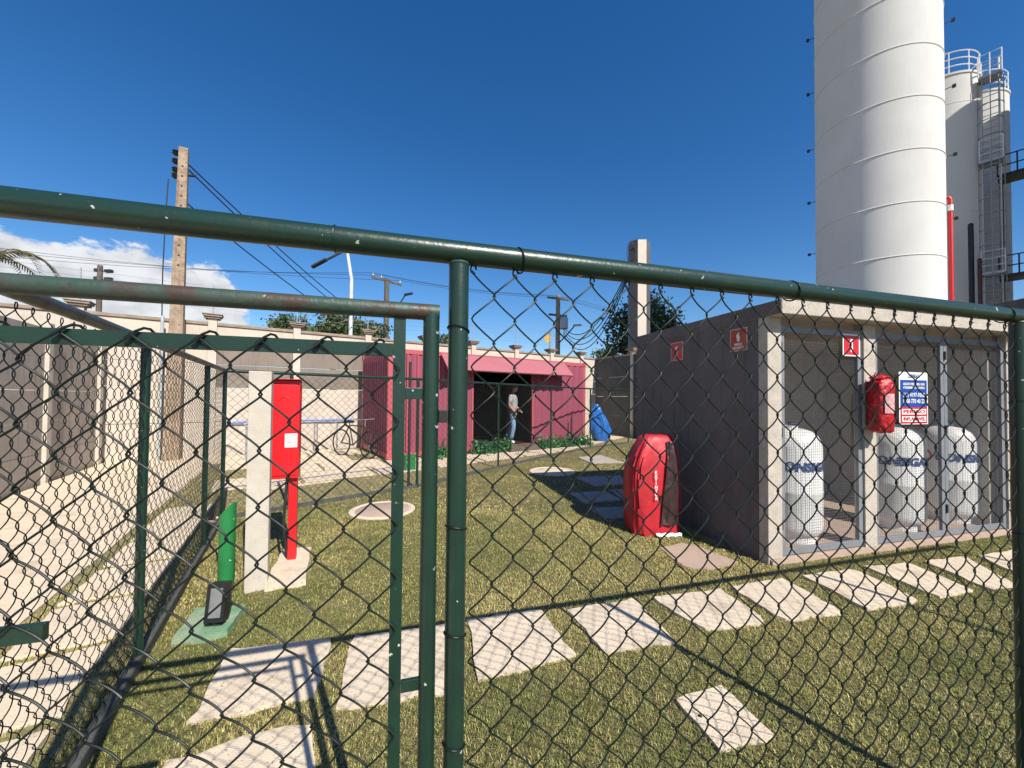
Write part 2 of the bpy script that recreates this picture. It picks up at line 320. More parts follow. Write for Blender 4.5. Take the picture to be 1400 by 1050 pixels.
for i, q in enumerate(stones):
    P = gp(q); SOLID.append(P); slab(P, -0.03, 0.022, 'stepping_stone', CONC, lawn, 0.012, 7, i)
for i, q in enumerate([[(790, 626), (821, 623), (852, 633), (808, 634)], [(787, 654), (848, 651), (856, 663), (814, 666)], [(778, 675), (828, 673), (850, 685), (800, 689)], [(835, 671), (868, 670), (880, 684), (852, 684)], [(806, 696), (856, 694), (872, 709), (826, 710)]]):
    P = gp(q); SOLID.append(P); slab(P, -0.03, 0.02, 'stepping_stone', WALLG, lawn, 0.01, 4, 40+i)  # stones by the shed, their shade put into a darker concrete
P = gp([(905, 751), (930, 744), (956, 748), (1009, 770), (985, 778), (955, 781), (930, 774)]); SOLID.append(P); slab(P, -0.03, 0.012, 'stepping_stone', CONCP, lawn, 0.02, 4, 60)
# ---- side path, left of the fence
s0 = -2.5; sE = float((WCL-FCN)@LD)+0.3
def lp(s, o): return FCN+LD*s+LO*o
bed = struct(MB().prism([lp(s0, 0.1), lp(s0, 2.86), lp(sE, 2.86), lp(sE, 0.1)], -0.05, 0.004).build('side_path', SAND)); bed['label'] = 'concrete slab path beside the left wall'
wpath = float((LW-FCN)@LO)
k = 0; s = s0
while s < float((FCF-FCN)@LD)+0.6:
    P = [lp(s, 0.20), lp(s, 0.68), lp(s+0.60, 0.68), lp(s+0.60, 0.20)]; slab(P, -0.02, 0.024, 'paving_slab', CONC, bed, 0.01, 5, 100+k); SOLID.append(P); s += 0.685; k += 1
s = s0+0.3
while s < sE-1.0:
    P = [lp(s, 0.79), lp(s, wpath-0.06), lp(s+1.98, wpath-0.06), lp(s+1.98, 0.79)]; slab(P, -0.02, 0.024, 'paving_slab', CONC, bed, 0.006, 6, 140+k); SOLID.append(P); s += 2.0; k += 1
# ---- far path between the far fence and the container
fpoly = [FAR[0], FAR[1], FAR[2], FAR[3], FAR[4], FAR[5]]
bed2 = struct(MB().prism([FCF+LO*0.02, *[np.array(q)+unit(np.array([-0.5, 0.85]))*0.06 for q in FAR[1:]], WCR+np.array([1.0, -2]), WCR, WCL], -0.06, 0.003).build('far_path', SAND)); bed2['label'] = 'concrete slab path between the far fence and the container'
k = 0
cells = []
for b in np.arange(-4.6, 3.0, 1.02):
    for a in np.arange(-7.0, 9.5, 1.28):
        cells.append((a+(0.5 if int(round(b/1.02)) % 2 else 0), b))
for a, b in cells:
    P = [CA+CD*x+CN*y for x, y in ((a, b), (a+1.22, b), (a+1.22, b+0.9), (a, b+0.9))]
    for i in range(len(FAR)-1):
        q, r_ = np.array(FAR[i]), np.array(FAR[i+1]); d = unit(r_-q); nn = np.array([-d[1], d[0]])
        P = clip(P, q+nn*0.09, d) if len(P) > 2 else P
    if len(P) > 2: P = clip(P, FCN+LO*0.62, -LD)if False else P
    if len(P) > 2: P = clip(P, W0-CN*0.18, -CD)
    if len(P) > 2: P = clip(P, FCF+LO*0.72, -LD) if (np.mean(P, 0)-FCN)@LO > 0.7 and False else P
    if len(P) < 3: continue
    c = np.mean(P, 0)
    if (c-FCN)@LO > wpath-0.3 or (0.1 < (c-FCN)@LO < wpath and (c-FCN)@LD < sE-1.2 and (c-FCF)@LO > 0.0): continue
    la, lb = (c-CA)@CD, (c-CA)@CN
    if -0.3 < la < CL and lb > 0.15: continue
    ar = 0.5*abs(sum(P[i][0]*P[(i+1) % len(P)][1]-P[(i+1) % len(P)][0]*P[i][1] for i in range(len(P))))
    if ar < 0.08: continue
    slab(P, -0.02, 0.02, 'paving_slab', CONC, bed2, 0.008, 3, 300+k); SOLID.append(P); k += 1
# ================================================================== CHAIN LINK
def chain(p, q, z0, z1, h, v, r, dep, name, parent, npts=7, ns=6, mat=WIRE, base=None):
    """woven wire: every wire zigzags between two node columns and hooks into its neighbours"""
    p, q = np.array(p[:2]), np.array(q[:2]); Ln = np.linalg.norm(q-p); d = (q-p)/Ln; nrm = np.array([d[1], -d[0]])
    nh = max(1, int(round((z1-z0)/(v/2)))); nw = max(1, int(round(Ln/(h/2)))); hp = Ln/nw; vp = (z1-z0)/nh
    tau = np.linspace(0, nh, nh*npts+1); out = []; fo = []; cnt = 0
    tri = 0.5+np.arcsin(0.965*np.sin(math.pi*(tau-0.5)))/(2*np.arcsin(0.965))
    th = np.linspace(0, 2*math.pi, ns, endpoint=False)
    for ph in (0, 1):
        x = (0.5+(tri-0.5)*1.10)*hp; y = dep*np.sin(math.pi*tau); z = z0+tau*vp
        if ph: x = hp-x; y = -y
        C = np.stack([x, y, z], 1); T = np.gradient(C, axis=0); T /= np.linalg.norm(T, axis=1)[:, None]
        A = np.cross(T, (0, 1, 0)); A /= np.linalg.norm(A, axis=1)[:, None]; B = np.cross(T, A)
        Vt = (C[:, None]+r*(A[:, None]*np.cos(th)[None, :, None]+B[:, None]*np.sin(th)[None, :, None])).reshape(-1, 3)
        m = len(C); i, j = np.meshgrid(np.arange(m-1), np.arange(ns), indexing='ij')
        Ft = np.stack([i*ns+j, i*ns+(j+1) % ns, (i+1)*ns+(j+1) % ns, (i+1)*ns+j], -1).reshape(-1, 4)
        for k in range(ph, nw, 2):
            W = Vt.copy(); W[:, 0] += k*hp; W[:, 1] += rng.normal(0, 0.0008)
            zz = W[:, 2:3]
            X = np.concatenate([p[None]+W[:, :1]*d+W[:, 1:2]*nrm, zz], 1)
            out.append(X); fo.append(Ft+cnt); cnt += len(X)
    o = fastmesh(name, np.concatenate(out), np.concatenate(fo), mat, parent, smooth=True); stuff(o); return o, hp, vp, nh, nw
def ring(p, axis, R_, r, name, mat, parent, n=18, tilt=0.0):
    a = unit(axis); b = unit(np.cross(a, (0.3, 0.5, 0.81))); c = np.cross(a, b); th = np.linspace(0, 2*math.pi, n+1)
    pts = [np.asarray(p)+R_*(b*math.cos(t)+c*math.sin(t))+a*tilt*math.sin(t) for t in th]
    return MB().tube(pts, r, 6, caps=False).build(name, mat, parent, smooth=True)
HR = 1.80
def fp(t, o=0.0): return P0+U*t+V2*o
tR = along(1393, P0, U); tN = tR+1.95; tE = tN+1.95
tL = float((FCN-P0)@U)
ff = thing('front_fence', 'near dark green pipe and chain-link fence to the right of the closed gate', 'fence', p3(P0, 0))
rp = [p3(fp(t), HR) for t in np.linspace(tL-0.4, tE+0.2, 40)]
rail = MB().tube(rp, 0.0238, 20).build('top_rail', GREEN, ff, smooth=True)
for x in (458, ):
    t = along(x, P0, U, 330); ring(p3(fp(t), HR), p3(U, 0), 0.0242, 0.0022, 'weld_bead', GREEN, rail)
for i, t in enumerate((0.0, tR, tN, tE)):
    po = MB().tube([p3(fp(t), z) for z in np.linspace(-0.1, HR-0.0215, 12)], 0.0205, 18).build('post', GREEN, ff, smooth=True)
    if i < 2:
        ring(p3(fp(t), HR-0.024), (0, 0, 1), 0.019, 0.0035, 'weld_bead', GREENW, po)
        for z in ((1.64, 1.235, 1.02, 0.80) if i == 0 else (1.5, 1.05, 0.6)):
            ring(p3(fp(t), z), (0, 0, 1), 0.0222, 0.0017, 'tie_wire', WIRE, po, tilt=0.006)
MH, MV = 0.092, 0.1005
for a, b, cheap in ((0.030, tR-0.026, 0), (tR+0.026, tN-0.026, 1), (tN+0.026, tE-0.026, 1)):
    m_, hp, vp, nh, nw = chain(fp(a), fp(b), 0.05, HR-0.034, MH, MV, 0.00185, 0.0065, 'chain_link_mesh', ff, 8 if not cheap else 3, 7 if not cheap else 4)
    if not cheap:
        kb = MB(); zt = HR-0.034
        for k in range(nw+1):                # knuckled wire ends under the rail
            if (nh+k) % 2 == 0:
                c = p3(fp(a)+U*hp*k, zt+0.002); th = np.linspace(0, 5.2, 10)
                kb.tube([c+p3(U, 0)*0.006*math.cos(q)+np.array([0, 0, 0.009*math.sin(q)])-p3(V2, 0)*0.0008*q for q in th], 0.002, 6)
        stuff(kb.build('wire_end_knuckles', WIRE, m_, smooth=True))
for x in (710, 1080, 1370):
    t = along(x, P0, U, 350); ring(p3(fp(t), HR-0.002), p3(U, 0), 0.0262, 0.002, 'tie_wire', WIRE, ff, tilt=0.006)
# corner post where the gate hangs
cp = thing('gate_hinge_post', 'green corner post carrying the gate, at the near left edge', 'post', p3(FCN, 0))
MB().tube([p3(FCN, z) for z in (-0.1, 0.6, 1.2, HR+0.0)], 0.0205, 16).build('shaft', GREEN, cp, smooth=True)
# ---- gate
GT = 1.672
gr_ = along(589, P0, U, 500); gl = tL+0.09
gate = thing('gate', 'closed green gate of pipe frame and chain-link mesh, near left', 'gate', p3(fp(gl), 0))
rr = 0.0165
def gpt(t, z, o=0.0): return p3(fp(t, o), z)
for t in (gl, gr_): MB().tube([gpt(t, 0.08), gpt(t, GT-0.03), gpt(t, GT-0.002)], rr, 16).build('stile', GREEN, gate, smooth=True)
MB().tube([gpt(gl-0.01, GT), gpt((gl+gr_)/2, GT), gpt(gr_+0.0155, GT)], rr, 16).build('top_pipe', GREENW, gate, smooth=True)
MB().tube([gpt(gl, 0.09), gpt(gr_, 0.09)], rr, 12).build('bottom_pipe', GREEN, gate, smooth=True)
gi = along(545, P0, U, 560); gli = gl+0.075; zb = hz(400, 473, p3(P0, 0), U)
uu, vv = p3(U, 0), p3(V2, 0)
MB().bar(gpt(gi, 0.14), gpt(gi, GT-0.012), uu*0.0115, vv*0.004).build('inner_upright', GREEN, gate, bevel=0.001)
MB().bar(gpt(gli, 0.14), gpt(gli, GT-0.012), uu*0.0115, vv*0.004).build('inner_upright', GREEN, gate, bevel=0.001)
MB().bar(gpt(gli+0.0115, zb), gpt(gi-0.0117, zb), (0, 0, 0.0132), vv*0.0035).build('inner_crossbar', GREEN, gate, bevel=0.001)
MB().bar(gpt(gli+0.0115, 0.17), gpt(gi-0.0117, 0.17), (0, 0, 0.0132), vv*0.0035).build('inner_crossbar', GREEN, gate, bevel=0.001)
for t0, t1, yy, xx in ((gi+0.0117, gr_-0.0155, 538, 565), (gi+0.0117, gr_-0.0155, 937, 555)):
    z = hz(xx, yy, p3(P0, 0), U); MB().bar(gpt(t0, z), gpt(t1, z), (0, 0, 0.0115), vv*0.004).build('tab', GREEN, gate, bevel=0.001)
zt_ = hz(30, 867, p3(P0, 0), U); te = along(63, P0, U, 867)
MB().bar(gpt(gl+0.0155, zt_), gpt(te, zt_), (0, 0, 0.0135), vv*0.006).build('tab', GREEN, gate, bevel=0.001)
m_, hp, vp, nh, nw = chain(fp(gli+0.004, -0.012), fp(gi-0.002, -0.012), 0.15, zb+0.010, MH*1.02, MV, 0.00185, 0.006, 'chain_link_mesh', gate, 8, 7)
hk = MB()
for k in range(nw+1):
    if (nh+k) % 2 == 0:
        c = fp(gli+0.004)+U*hp*k; z0 = zb+0.010
        hk.tube([p3(c-V2*0.012-U*0.010, z0-0.010), p3(c-V2*0.010+U*0.004, z0+0.003), p3(c-V2*0.004+U*0.012, z0+0.0095), p3(c+V2*0.004+U*0.017, z0+0.009), p3(c+V2*0.010+U*0.022, z0+0.001), p3(c+V2*0.011+U*0.026, z0-0.014)], 0.0023, 7)
stuff(hk.build('hooked_wire_ends', WIRE, m_, smooth=True))
lt = MB().bar(gpt(gr_+0.016, 1.462, -0.006), gpt(-0.0215, 1.462, -0.006), (0, 0, 0.013), vv*0.004); lt.build('latch', BLACK, gate, bevel=0.001)
# ---- left fence
HL = 1.80
lf = thing('side_fence', 'green chain-link fence running away along the left side path', 'fence', p3(FCN, 0))
Lf = float((FCF-FCN)@LD)
MB().tube([p3(FCN+LD*s, HL) for s in np.linspace(0.03, Lf, 16)], 0.0235, 16).build('top_rail', GREENW, lf, smooth=True)
sp = [along(194, FCN, LD, 690), along(281, FCN, LD, 620), Lf]
for i, s in enumerate(sp):
    MB().tube([p3(FCN+LD*s, z) for z in (-0.1, 0.5, 1.2, HL-0.004)], 0.0225, 14).build('post', GREEN, lf, smooth=True)
for a, b, npt, ns in ((0.06, sp[0]-0.03, 7, 6), (sp[0]+0.03, sp[1]-0.03, 6, 6), (sp[1]+0.03, sp[2]-0.03, 5, 5)):
    chain(FCN+LD*a, FCN+LD*b, 0.10, HL-0.03, 0.088, MV, 0.00165, 0.0085, 'chain_link_mesh', lf, npt, ns)
MB().wall(FCN+LD*0.1, FCF, -0.05, 0.075, 0.05).build('kerb', KERB, lf, bevel=0.008)
# ---- far fence
fa = thing('far_fence', 'green chain-link fence crossing the yard in front of the container', 'fence', p3(FAR[0], 0))
for i in range(len(FAR)-1):
    a, b = np.array(FAR[i]), np.array(FAR[i+1]); d = unit(b-a); n = np.linalg.norm(b-a)
    MB().tube([p3(a, HL), p3((a+b)/2, HL), p3(b, HL)], 0.022, 10).build('top_rail', GREEN, fa, smooth=True)
    chain(a+d*0.03, b-d*0.03, 0.06, HL-0.03, 0.1, 0.105, 0.0019, 0.006, 'chain_link_mesh', fa, 3, 4)
    MB().tube([p3(b, z) for z in (-0.1, 0.6, 1.2, HL-0.004)], 0.0225, 10).build('post', GREEN, fa, smooth=True)
    if i == 0:
        s = along(398, a, d, 560); MB().tube([p3(a+d*s, z) for z in (-0.1, 1.0, HL-0.004)], 0.0225, 10).build('post', GREEN, fa, smooth=True)
        s = along(560, a, d, 560); MB().tube([p3(a+d*s, z) for z in (-0.1, 1.0, HL+0.28)], 0.022, 10).build('post', DARKM, fa, smooth=True)
    MB().wall(a+d*0.01, b-d*0.01, -0.05, 0.05, 0.06).build('kerb', KERB, fa)
# ================================================================== LAWN FURNITURE
def cover(px, py, wpx, name, label, mat=CONCP):
    c = G(px, py)[:2]; r = np.linalg.norm(G(px+wpx/2, py)[:2]-G(px-wpx/2, py)[:2])/2
    t = thing(name, label, 'manhole cover', p3(c, 0)); n = 40
    ring_ = []
    MB().lathe([(r, -0.04), (r, 0.016), (r*0.97, 0.022), (r*0.86, 0.022), (r*0.85, 0.012)], p3(c, 0), n).build('rim', CONC, t, smooth=True)
    MB().lathe([(r*0.83, -0.03), (r*0.83, 0.014), (r*0.81, 0.019)], p3(c, 0), n).build('lid', mat, t, smooth=True)
    MB().lathe([(r*0.09, 0.0), (r*0.09, 0.023)], p3(c+np.array([r*0.4, 0.1]), 0), 10).build('lifting_eye', DARKM, t)
    SOLID.append([c+r*rotz2(q) for q in np.linspace(0, 6.28, 17)[:-1]])
cover(523, 698, 87, 'manhole_cover', 'round concrete manhole cover in the lawn behind the red box')
cover(755, 645, 62, 'manhole_cover', 'round concrete manhole cover beside the shadow of the gas shed', CONC)
P = gp([(922, 960), (988, 942), (1062, 1014), (985, 1028)]); SOLID.append(P)
ic = thing('inspection_cover', 'small square concrete inspection cover in the near right grass', 'cover', p3(np.mean(P, 0), 0))
slab(P, -0.03, 0.02, 'slab', CONC, ic, 0.006, 6, 77)
c = G(957, 985)[:2]; MB().lathe([(0.009, 0.0), (0.009, 0.0225)], p3(c, 0), 10).build('lifting_hole', BLACK, ic)
# concrete post
a25 = R(27); e1 = rotz2(a25); e2 = np.array([-e1[1], e1[0]])
pb = G(333, 812)[:2]; pw = 0.152
cpz = hz(345, 507, pb, e1)
cpo = thing('concrete_post', 'square grey concrete post standing left of the red cabinet', 'post', p3(pb+e1*pw/2+e2*pw/2, 0))
MB().prism([pb, pb+e1*pw, pb+e1*pw+e2*pw, pb+e2*pw], -0.1, cpz).build('shaft', POSTC, cpo, bevel=0.006)
SOLID.append([pb-e1*.02-e2*.02, pb+e1*(pw+.02)-e2*.02, pb+e1*(pw+.02)+e2*(pw+.02), pb-e1*.02+e2*(pw+.02)])
# red hydrant cabinet on its leg
rb = G(399, 771)[:2]; e1 = rotz2(R(22)); e2 = np.array([-e1[1], e1[0]]); E1, E2 = p3(e1, 0), p3(e2, 0)
P = gp([(364, 808), (419, 803), (425, 754), (384, 757)]); SOLID.append(P)
pad = thing('concrete_footing', 'rough concrete footing at the base of the red cabinet leg', 'footing', p3(np.mean(P, 0), 0))
slab(P, -0.05, 0.05, 'slab', CONC, pad, 0.012, 5, 88)
hyd = thing('hydrant_cabinet', 'red steel fire cabinet on a red square leg beside the concrete post', 'cabinet', p3(rb, 0.05))
zb0, zt0 = 0.775, 1.64
bc = rb-e1*0.070
leg = MB().bar(p3(rb, 0.05), p3(rb, zb0+0.02), E1*0.034, E2*0.034); leg.build('leg', RED, hyd, bevel=0.004)
hb = MB().bar(p3(bc, zb0), p3(bc, zt0), E1*0.116, E2*0.075).build('box', RED, hyd, bevel=0.006)
dr = MB().bar(p3(bc-e2*0.0785, zb0+0.03), p3(bc-e2*0.0785, zt0-0.04), E1*0.100, E2*0.0035).build('door', RED, hyd, bevel=0.003)
MB().bar(p3(bc-e2*0.02, zt0+0.003), p3(bc-e2*0.02, zt0+0.009), E1*0.122, E2*0.105).build('lid', RED, hyd, bevel=0.003)
lc = bc-e2*0.0826+e1*0.055
st = MB().bar(p3(lc, 1.05), p3(lc, 1.17), E1*0.048, E2*0.0008).build('sticker', WHITE, dr)
for k, z in enumerate((1.15, 1.13, 1.09, 1.07)): letters('print', ('LACRADO', 'NÃO VIOLE', 'INSPEÇÃO', 'VÁLIDA')[k], 0.018, p3(lc-e2*0.001, z), E1, (0, 0, 1), -E2, REDS, st)
ar = [p3(bc-e2*0.0835+e1*(0.045*math.cos(q)), 1.445+0.045*math.sin(q)) for q in np.linspace(0.25, 2.9, 14)]
MB().tube(ar, 0.0035, 6).build('handle', RED, dr, smooth=True)
for z in (0.95, 1.5): MB().tube([p3(bc+e1*0.114-e2*0.06, z-0.04), p3(bc+e1*0.114-e2*0.06, z+0.04)], 0.007, 8).build('hinge', RED, dr)
cab = MB().tube([p3(bc+E1[:2]*0.02, zb0), p3(bc+e1*0.01, 0.62), p3(bc-e1*0.005+e2*0.02, 0.35), p3(bc+e1*0.03+e2*0.02, 0.05)], 0.012, 8).build('conduit', DARKM, hyd, smooth=True)
# leaning green bollard
b0 = G(308, 812)[:2]; b1 = np.array(onp(312, 692, b0, (1, 0)))
bol = thing('green_bollard', 'short bright green pipe with slanted open top, left of the concrete post', 'pipe', p3(b0, 0))
ax = unit(b1-p3(b0, 0)); r_ = 0.053; th = np.linspace(0, 2*math.pi, 25)[:-1]
A_ = unit(np.cross(ax, (0, 1, 0))); B_ = np.cross(ax, A_); ln = np.linalg.norm(b1-p3(b0, 0)); mb = MB(); VV = []
for z, rs, ins in ((-0.05, 1, 0), (ln*0.5, 1, 0), (ln-0.03, 1, 1), (ln-0.03, 0.84, 1), (ln-0.3, 0.84, 0)):
    for t in th:
        o = A_*math.cos(t)+B_*math.sin(t); VV.append(p3(b0, 0)+ax*(z+ins*0.06*o[0]/1.0)+o*r_*rs)
n = 24; mb.add(VV, [(i*n+j, i*n+(j+1) % n, (i+1)*n+(j+1) % n, (i+1)*n+j) for i in range(4) for j in range(n)]+[tuple(range(4*n, 5*n))])
mb.build('pipe', BRGREEN, bol, smooth=True)
q0 = p3(b0, 0)+ax*(ln-0.06)-A_*0.0; fpost = p3(FCN+LD*sp[1], 0.21+0.0)
pend = onp(281, 713, FCN+LD*sp[1], (1, 0))
tape = MB().tube([q0+np.array([-0.066, -0.02, -0.02]), (q0+pend)/2+np.array([0, 0, -0.03]), pend], [0.008, 0.011, 0.009], 6)
tag(tape.build('tape', ROPE, None, smooth=True, origin=q0), 'white and red tape tied from the green pipe to a fence post', 'tape')
# floodlight on green pad
P = gp([(239, 882), (264, 843), (296, 838), (333, 835), (328, 850), (305, 870), (276, 880)]); SOLID.append(P)
gpad = thing('green_pad', 'green painted rough concrete pad under the black floodlight', 'pad', p3(np.mean(P, 0), 0))
slab(P, -0.05, 0.045, 'slab', PADG, gpad, 0.014, 5, 99)
fl = thing('floodlight', 'small black floodlight with square glass on the green pad', 'floodlight', p3(G(290, 858)[:2], 0.045))
fc = G(286, 860, 0.045)[:2]+np.array([0, 0.05]); e1 = rotz2(R(10)); e2 = np.array([-e1[1], e1[0]]); tl = R(10)
FU = p3(e1, 0); FN = p3(-e2*math.cos(tl), math.sin(tl)); FZ = np.cross(FU, FN)*-1
if FZ[2] < 0: FZ = -FZ
cz = p3(fc, 0.045+0.135)
hb = MB(); V8 = []
for dd, sx, sz in ((0, 0.055, 0.115), (0.06, 0.055, 0.115), (0.11, 0.04, 0.08)):
    for i, j in ((-1, -1), (1, -1), (1, 1), (-1, 1)): V8.append(cz-FN*dd+FU*sx*i+FZ*sz*j)
hb.add(V8, [(0, 3, 2, 1), (8, 9, 10, 11)]+[(k*4+i, k*4+(i+1) % 4, k*4+4+(i+1) % 4, k*4+4+i) for k in (0, 1) for i in range(4)])
ho = hb.build('housing', BLACK, fl, bevel=0.005)
MB().bar(cz+FN*0.001-FZ*0.088, cz+FN*0.001+FZ*0.088, FU*0.036, FN*0.002).build('glass', GLASS, ho)
for j in (-1, 1): MB().bar(cz+FN*0.003-FU*0.055+FZ*0.102*j, cz+FN*0.003+FU*0.055+FZ*0.102*j, FZ*0.0125, FN*0.004).build('bezel', BLACK, ho)
for j in (-1, 1): MB().bar(cz+FN*0.003+FU*0.045*j-FZ*0.089, cz+FN*0.003+FU*0.045*j+FZ*0.089, FU*0.0095, FN*0.004).build('bezel', BLACK, ho)
MB().bar(p3(fc, 0.045)-FU*0.05, p3(fc, 0.045)+FU*0.05, (0, 0.02, 0), (0, 0, 0.004)).bar(p3(fc, 0.045), p3(fc, 0.09), FU*0.012, (0, 0.01, 0)).build('bracket', DARKM, fl)
# wheeled extinguisher under red cover
x0, x1 = G(858, 733)[:2], G(928, 735)[:2]; e1 = unit(x1-x0); e1 = rotz2(math.atan2(e1[1], e1[0])+R(8)); e2 = np.array([-e1[1], e1[0]]); wd = 0.56
ec = (x0+x1)/2+e2*0.21+e1*0.07
ex = thing('covered_extinguisher', 'wheeled fire extinguisher under a red vinyl cover beside the gas shed wall', 'extinguisher', p3(ec, 0))
secs = [(0.015, 0.255, 0.2, 0), (0.12, 0.262, 0.2, 0), (0.30, 0.274, 0.204, 0), (0.48, 0.282, 0.204, 0), (0.62, 0.28, 0.2, 0.002), (0.75, 0.268, 0.193, 0.006), (0.86, 0.243, 0.18, 0.016), (0.95, 0.212, 0.16, 0.03), (1.03, 0.18, 0.135, 0.045), (1.075, 0.155, 0.112, 0.055), (1.094, 0.125, 0.085, 0.06), (1.098, 0.03, 0.03, 0.06)]
nn_ = 56; VV = []
for z, hx, hy, off in secs:
    for k in range(nn_):
        t = 2*math.pi*k/nn_; ct, st_ = math.cos(t), math.sin(t); e = 0.42
        px_ = hx*abs(ct)**e*(1 if ct > 0 else -1); py_ = hy*abs(st_)**e*(1 if st_ > 0 else -1)
        fold = 1+0.03*math.sin(6*t+z*2.2)+0.024*abs(math.sin(9*t+z*1.5))*(1.1-z)+0.022*math.sin(13*t-z*7+1)*(0.4+z)+0.018*math.sin(23*t+z*13)+0.020*math.sin(17*t+7*math.sin(z*4.5))+0.02*math.sin(31*t+5*math.sin(z*6))*(z > 0.6)
        q = ec+e1*(px_*fold+off)+e2*(py_*fold); VV.append(p3(q, z+0.008*math.sin(5*t)*(z < 0.1)))
m = len(secs); Fc = [(i*nn_+j, i*nn_+(j+1) % nn_, (i+1)*nn_+(j+1) % nn_, (i+1)*nn_+j) for i in range(m-1) for j in range(nn_)]+[tuple(range((m-1)*nn_, m*nn_))]
cv = MB().add(VV, Fc).build('cover', REDV, ex, smooth=True)
wn = []
for z, hx, hy, off in secs[1:9]:
    f0, f1 = (0.20, 0.74)
    for k in range(15):
        f0, f1 = 0.0+0.36*z, 0.74; f = f0+(f1-f0)*k/14; q = ec+e1*(hx*f*1.0+off)-e2*(hy*1.035+0.012+0.007*math.sin(15*f+6*z)+0.006*math.sin(31*f-9*z)); wn.append(p3(q, z))
MB().add(wn, [(i*15+j, i*15+j+1, (i+1)*15+j+1, (i+1)*15+j) for i in range(7) for j in range(14)]).build('clear_window', CLEARV, cv, smooth=True)
hm = MB().add([p3(ec+e1*(x_)-e2*(0.243+0.003*(i%2)), z_+0.006*math.sin(i*2.1)) for z_ in (0.012, 0.05) for i, x_ in enumerate(np.linspace(-0.05, 0.24, 12))], [(i, i+1, 13+i, 12+i) for i in range(11)]).build('hem', WHITE, cv, smooth=True)
for k, ch in enumerate('EXTINTOR'):
    z = 0.70-0.040*k; letters('lettering', ch, 0.042, p3(ec-e1*0.045-e2*(0.205+0.017+(0.72-z)*0.05), z), p3(e1, 0), (0, 0, 1), -p3(e2, 0), LITW, cv, bold=0.002)
for s_ in (-1, 1): MB().lathe([(0.10, -0.025), (0.105, 0), (0.10, 0.025)], (0, 0, 0), 16)
for s_ in (-0.19, 0.19):
    w_ = MB(); th = np.linspace(0, 2*math.pi, 21); w_.tube([p3(ec+e1*s_+e2*0.1, 0.085)+0.065*(p3(e2, 0)*math.cos(t)+np.array([0, 0, math.sin(t)])) for t in th], 0.02, 8, caps=False); w_.build('wheel', RUBBER, ex, smooth=True)
MB().tube([p3(ec+e1*0.05, 0.16), p3(ec+e1*0.05, 0.98)], 0.1, 14).build('cylinder', RED, ex, smooth=True)
# ================================================================== GAS SHED
shed = thing('gas_shed', 'low stucco gas cylinder shed with flat roof and grey mesh doors', 'shed', p3(BC, 0))
def bp(s, d=0.0): return BC+BU*s+BV*d
BU3, BV3 = p3(BU, 0), p3(BV, 0)
ww = 0.14
SOLID.append([bp(-0.0, -0.0), bp(BW+0.1, -0.0), bp(BW+0.1, BD), bp(0, BD)])
MB().prism([bp(0.01, 0.0), bp(BW, 0.0), bp(BW, BD), bp(0.01, BD)], -0.1, 0.05).build('floor_slab', CONCP, shed)
MB().bar(p3(bp(0.02, -0.012), 0.0), p3(bp(BW, -0.012), 0.0), BV3*0.012, (0, 0, 0.045)).build('sill', CONCP, shed)
MB().prism([bp(0, 0.105), bp(ww, 0.105), bp(ww, BD), bp(0, BD)], -0.1, BH-0.13).build('side_wall', STUC_SHADE, shed)
MB().prism([bp(BW-ww, 0.105), bp(BW, 0.105), bp(BW, BD), bp(BW-ww, BD)], -0.1, BH-0.13).build('side_wall', STUC, shed)
MB().prism([bp(ww, BD-ww), bp(BW-ww, BD-ww), bp(BW-ww, BD), bp(ww, BD)], -0.1, BH-0.13).build('back_wall', STUC, shed)
# dark strip carries the end wall's painted shade up the roof edge
MB().prism([bp(-0.004, -0.15), bp(BW+0.02, -0.15), bp(BW+0.02, BD+0.03), bp(-0.004, BD+0.03)], BH-0.13, BH).build('roof_slab', STUC, shed, bevel=0.006)
MB().prism([bp(-0.012, -0.145), bp(-0.0045, -0.145), bp(-0.0045, BD+0.02), bp(-0.012, BD+0.02)], BH-0.128, BH-0.003).build('roof_edge_shade', STUC_SHADE, shed)
sx = lambda x: along(x, BC, BU, 560)
cols = [(0.0, sx(1069)), (sx(1182), sx(1198)), (BW-0.03, BW+0.0)]
for a, b in cols:
    MB().prism([bp(a, 0), bp(b, 0), bp(b, 0.10), bp(a, 0.10)], 0.0, BH-0.13).build('pillar', STUC, shed, bevel=0.004)
zd0, zd1 = 0.055, BH-0.20
def welded(p, q, z0, z1, name, parent, st=0.027):
    p, q = np.array(p), np.array(q); Ln = np.linalg.norm(q-p); d = (q-p)/Ln; m = MB(); r = 0.0009
    n = np.array([-d[1], d[0]])
    for k in range(1, int(Ln/st)): m.bar(p3(p+d*k*st, z0), p3(p+d*k*st, z1), p3(d, 0)*r, p3(n, 0)*r)
    for k in range(1, int((z1-z0)/st)): m.bar(p3(p+n*0.0028, z0+k*st), p3(q+n*0.0028, z0+k*st), (0, 0, r), p3(n, 0)*r)
    return stuff(m.build(name, GREYF, parent))
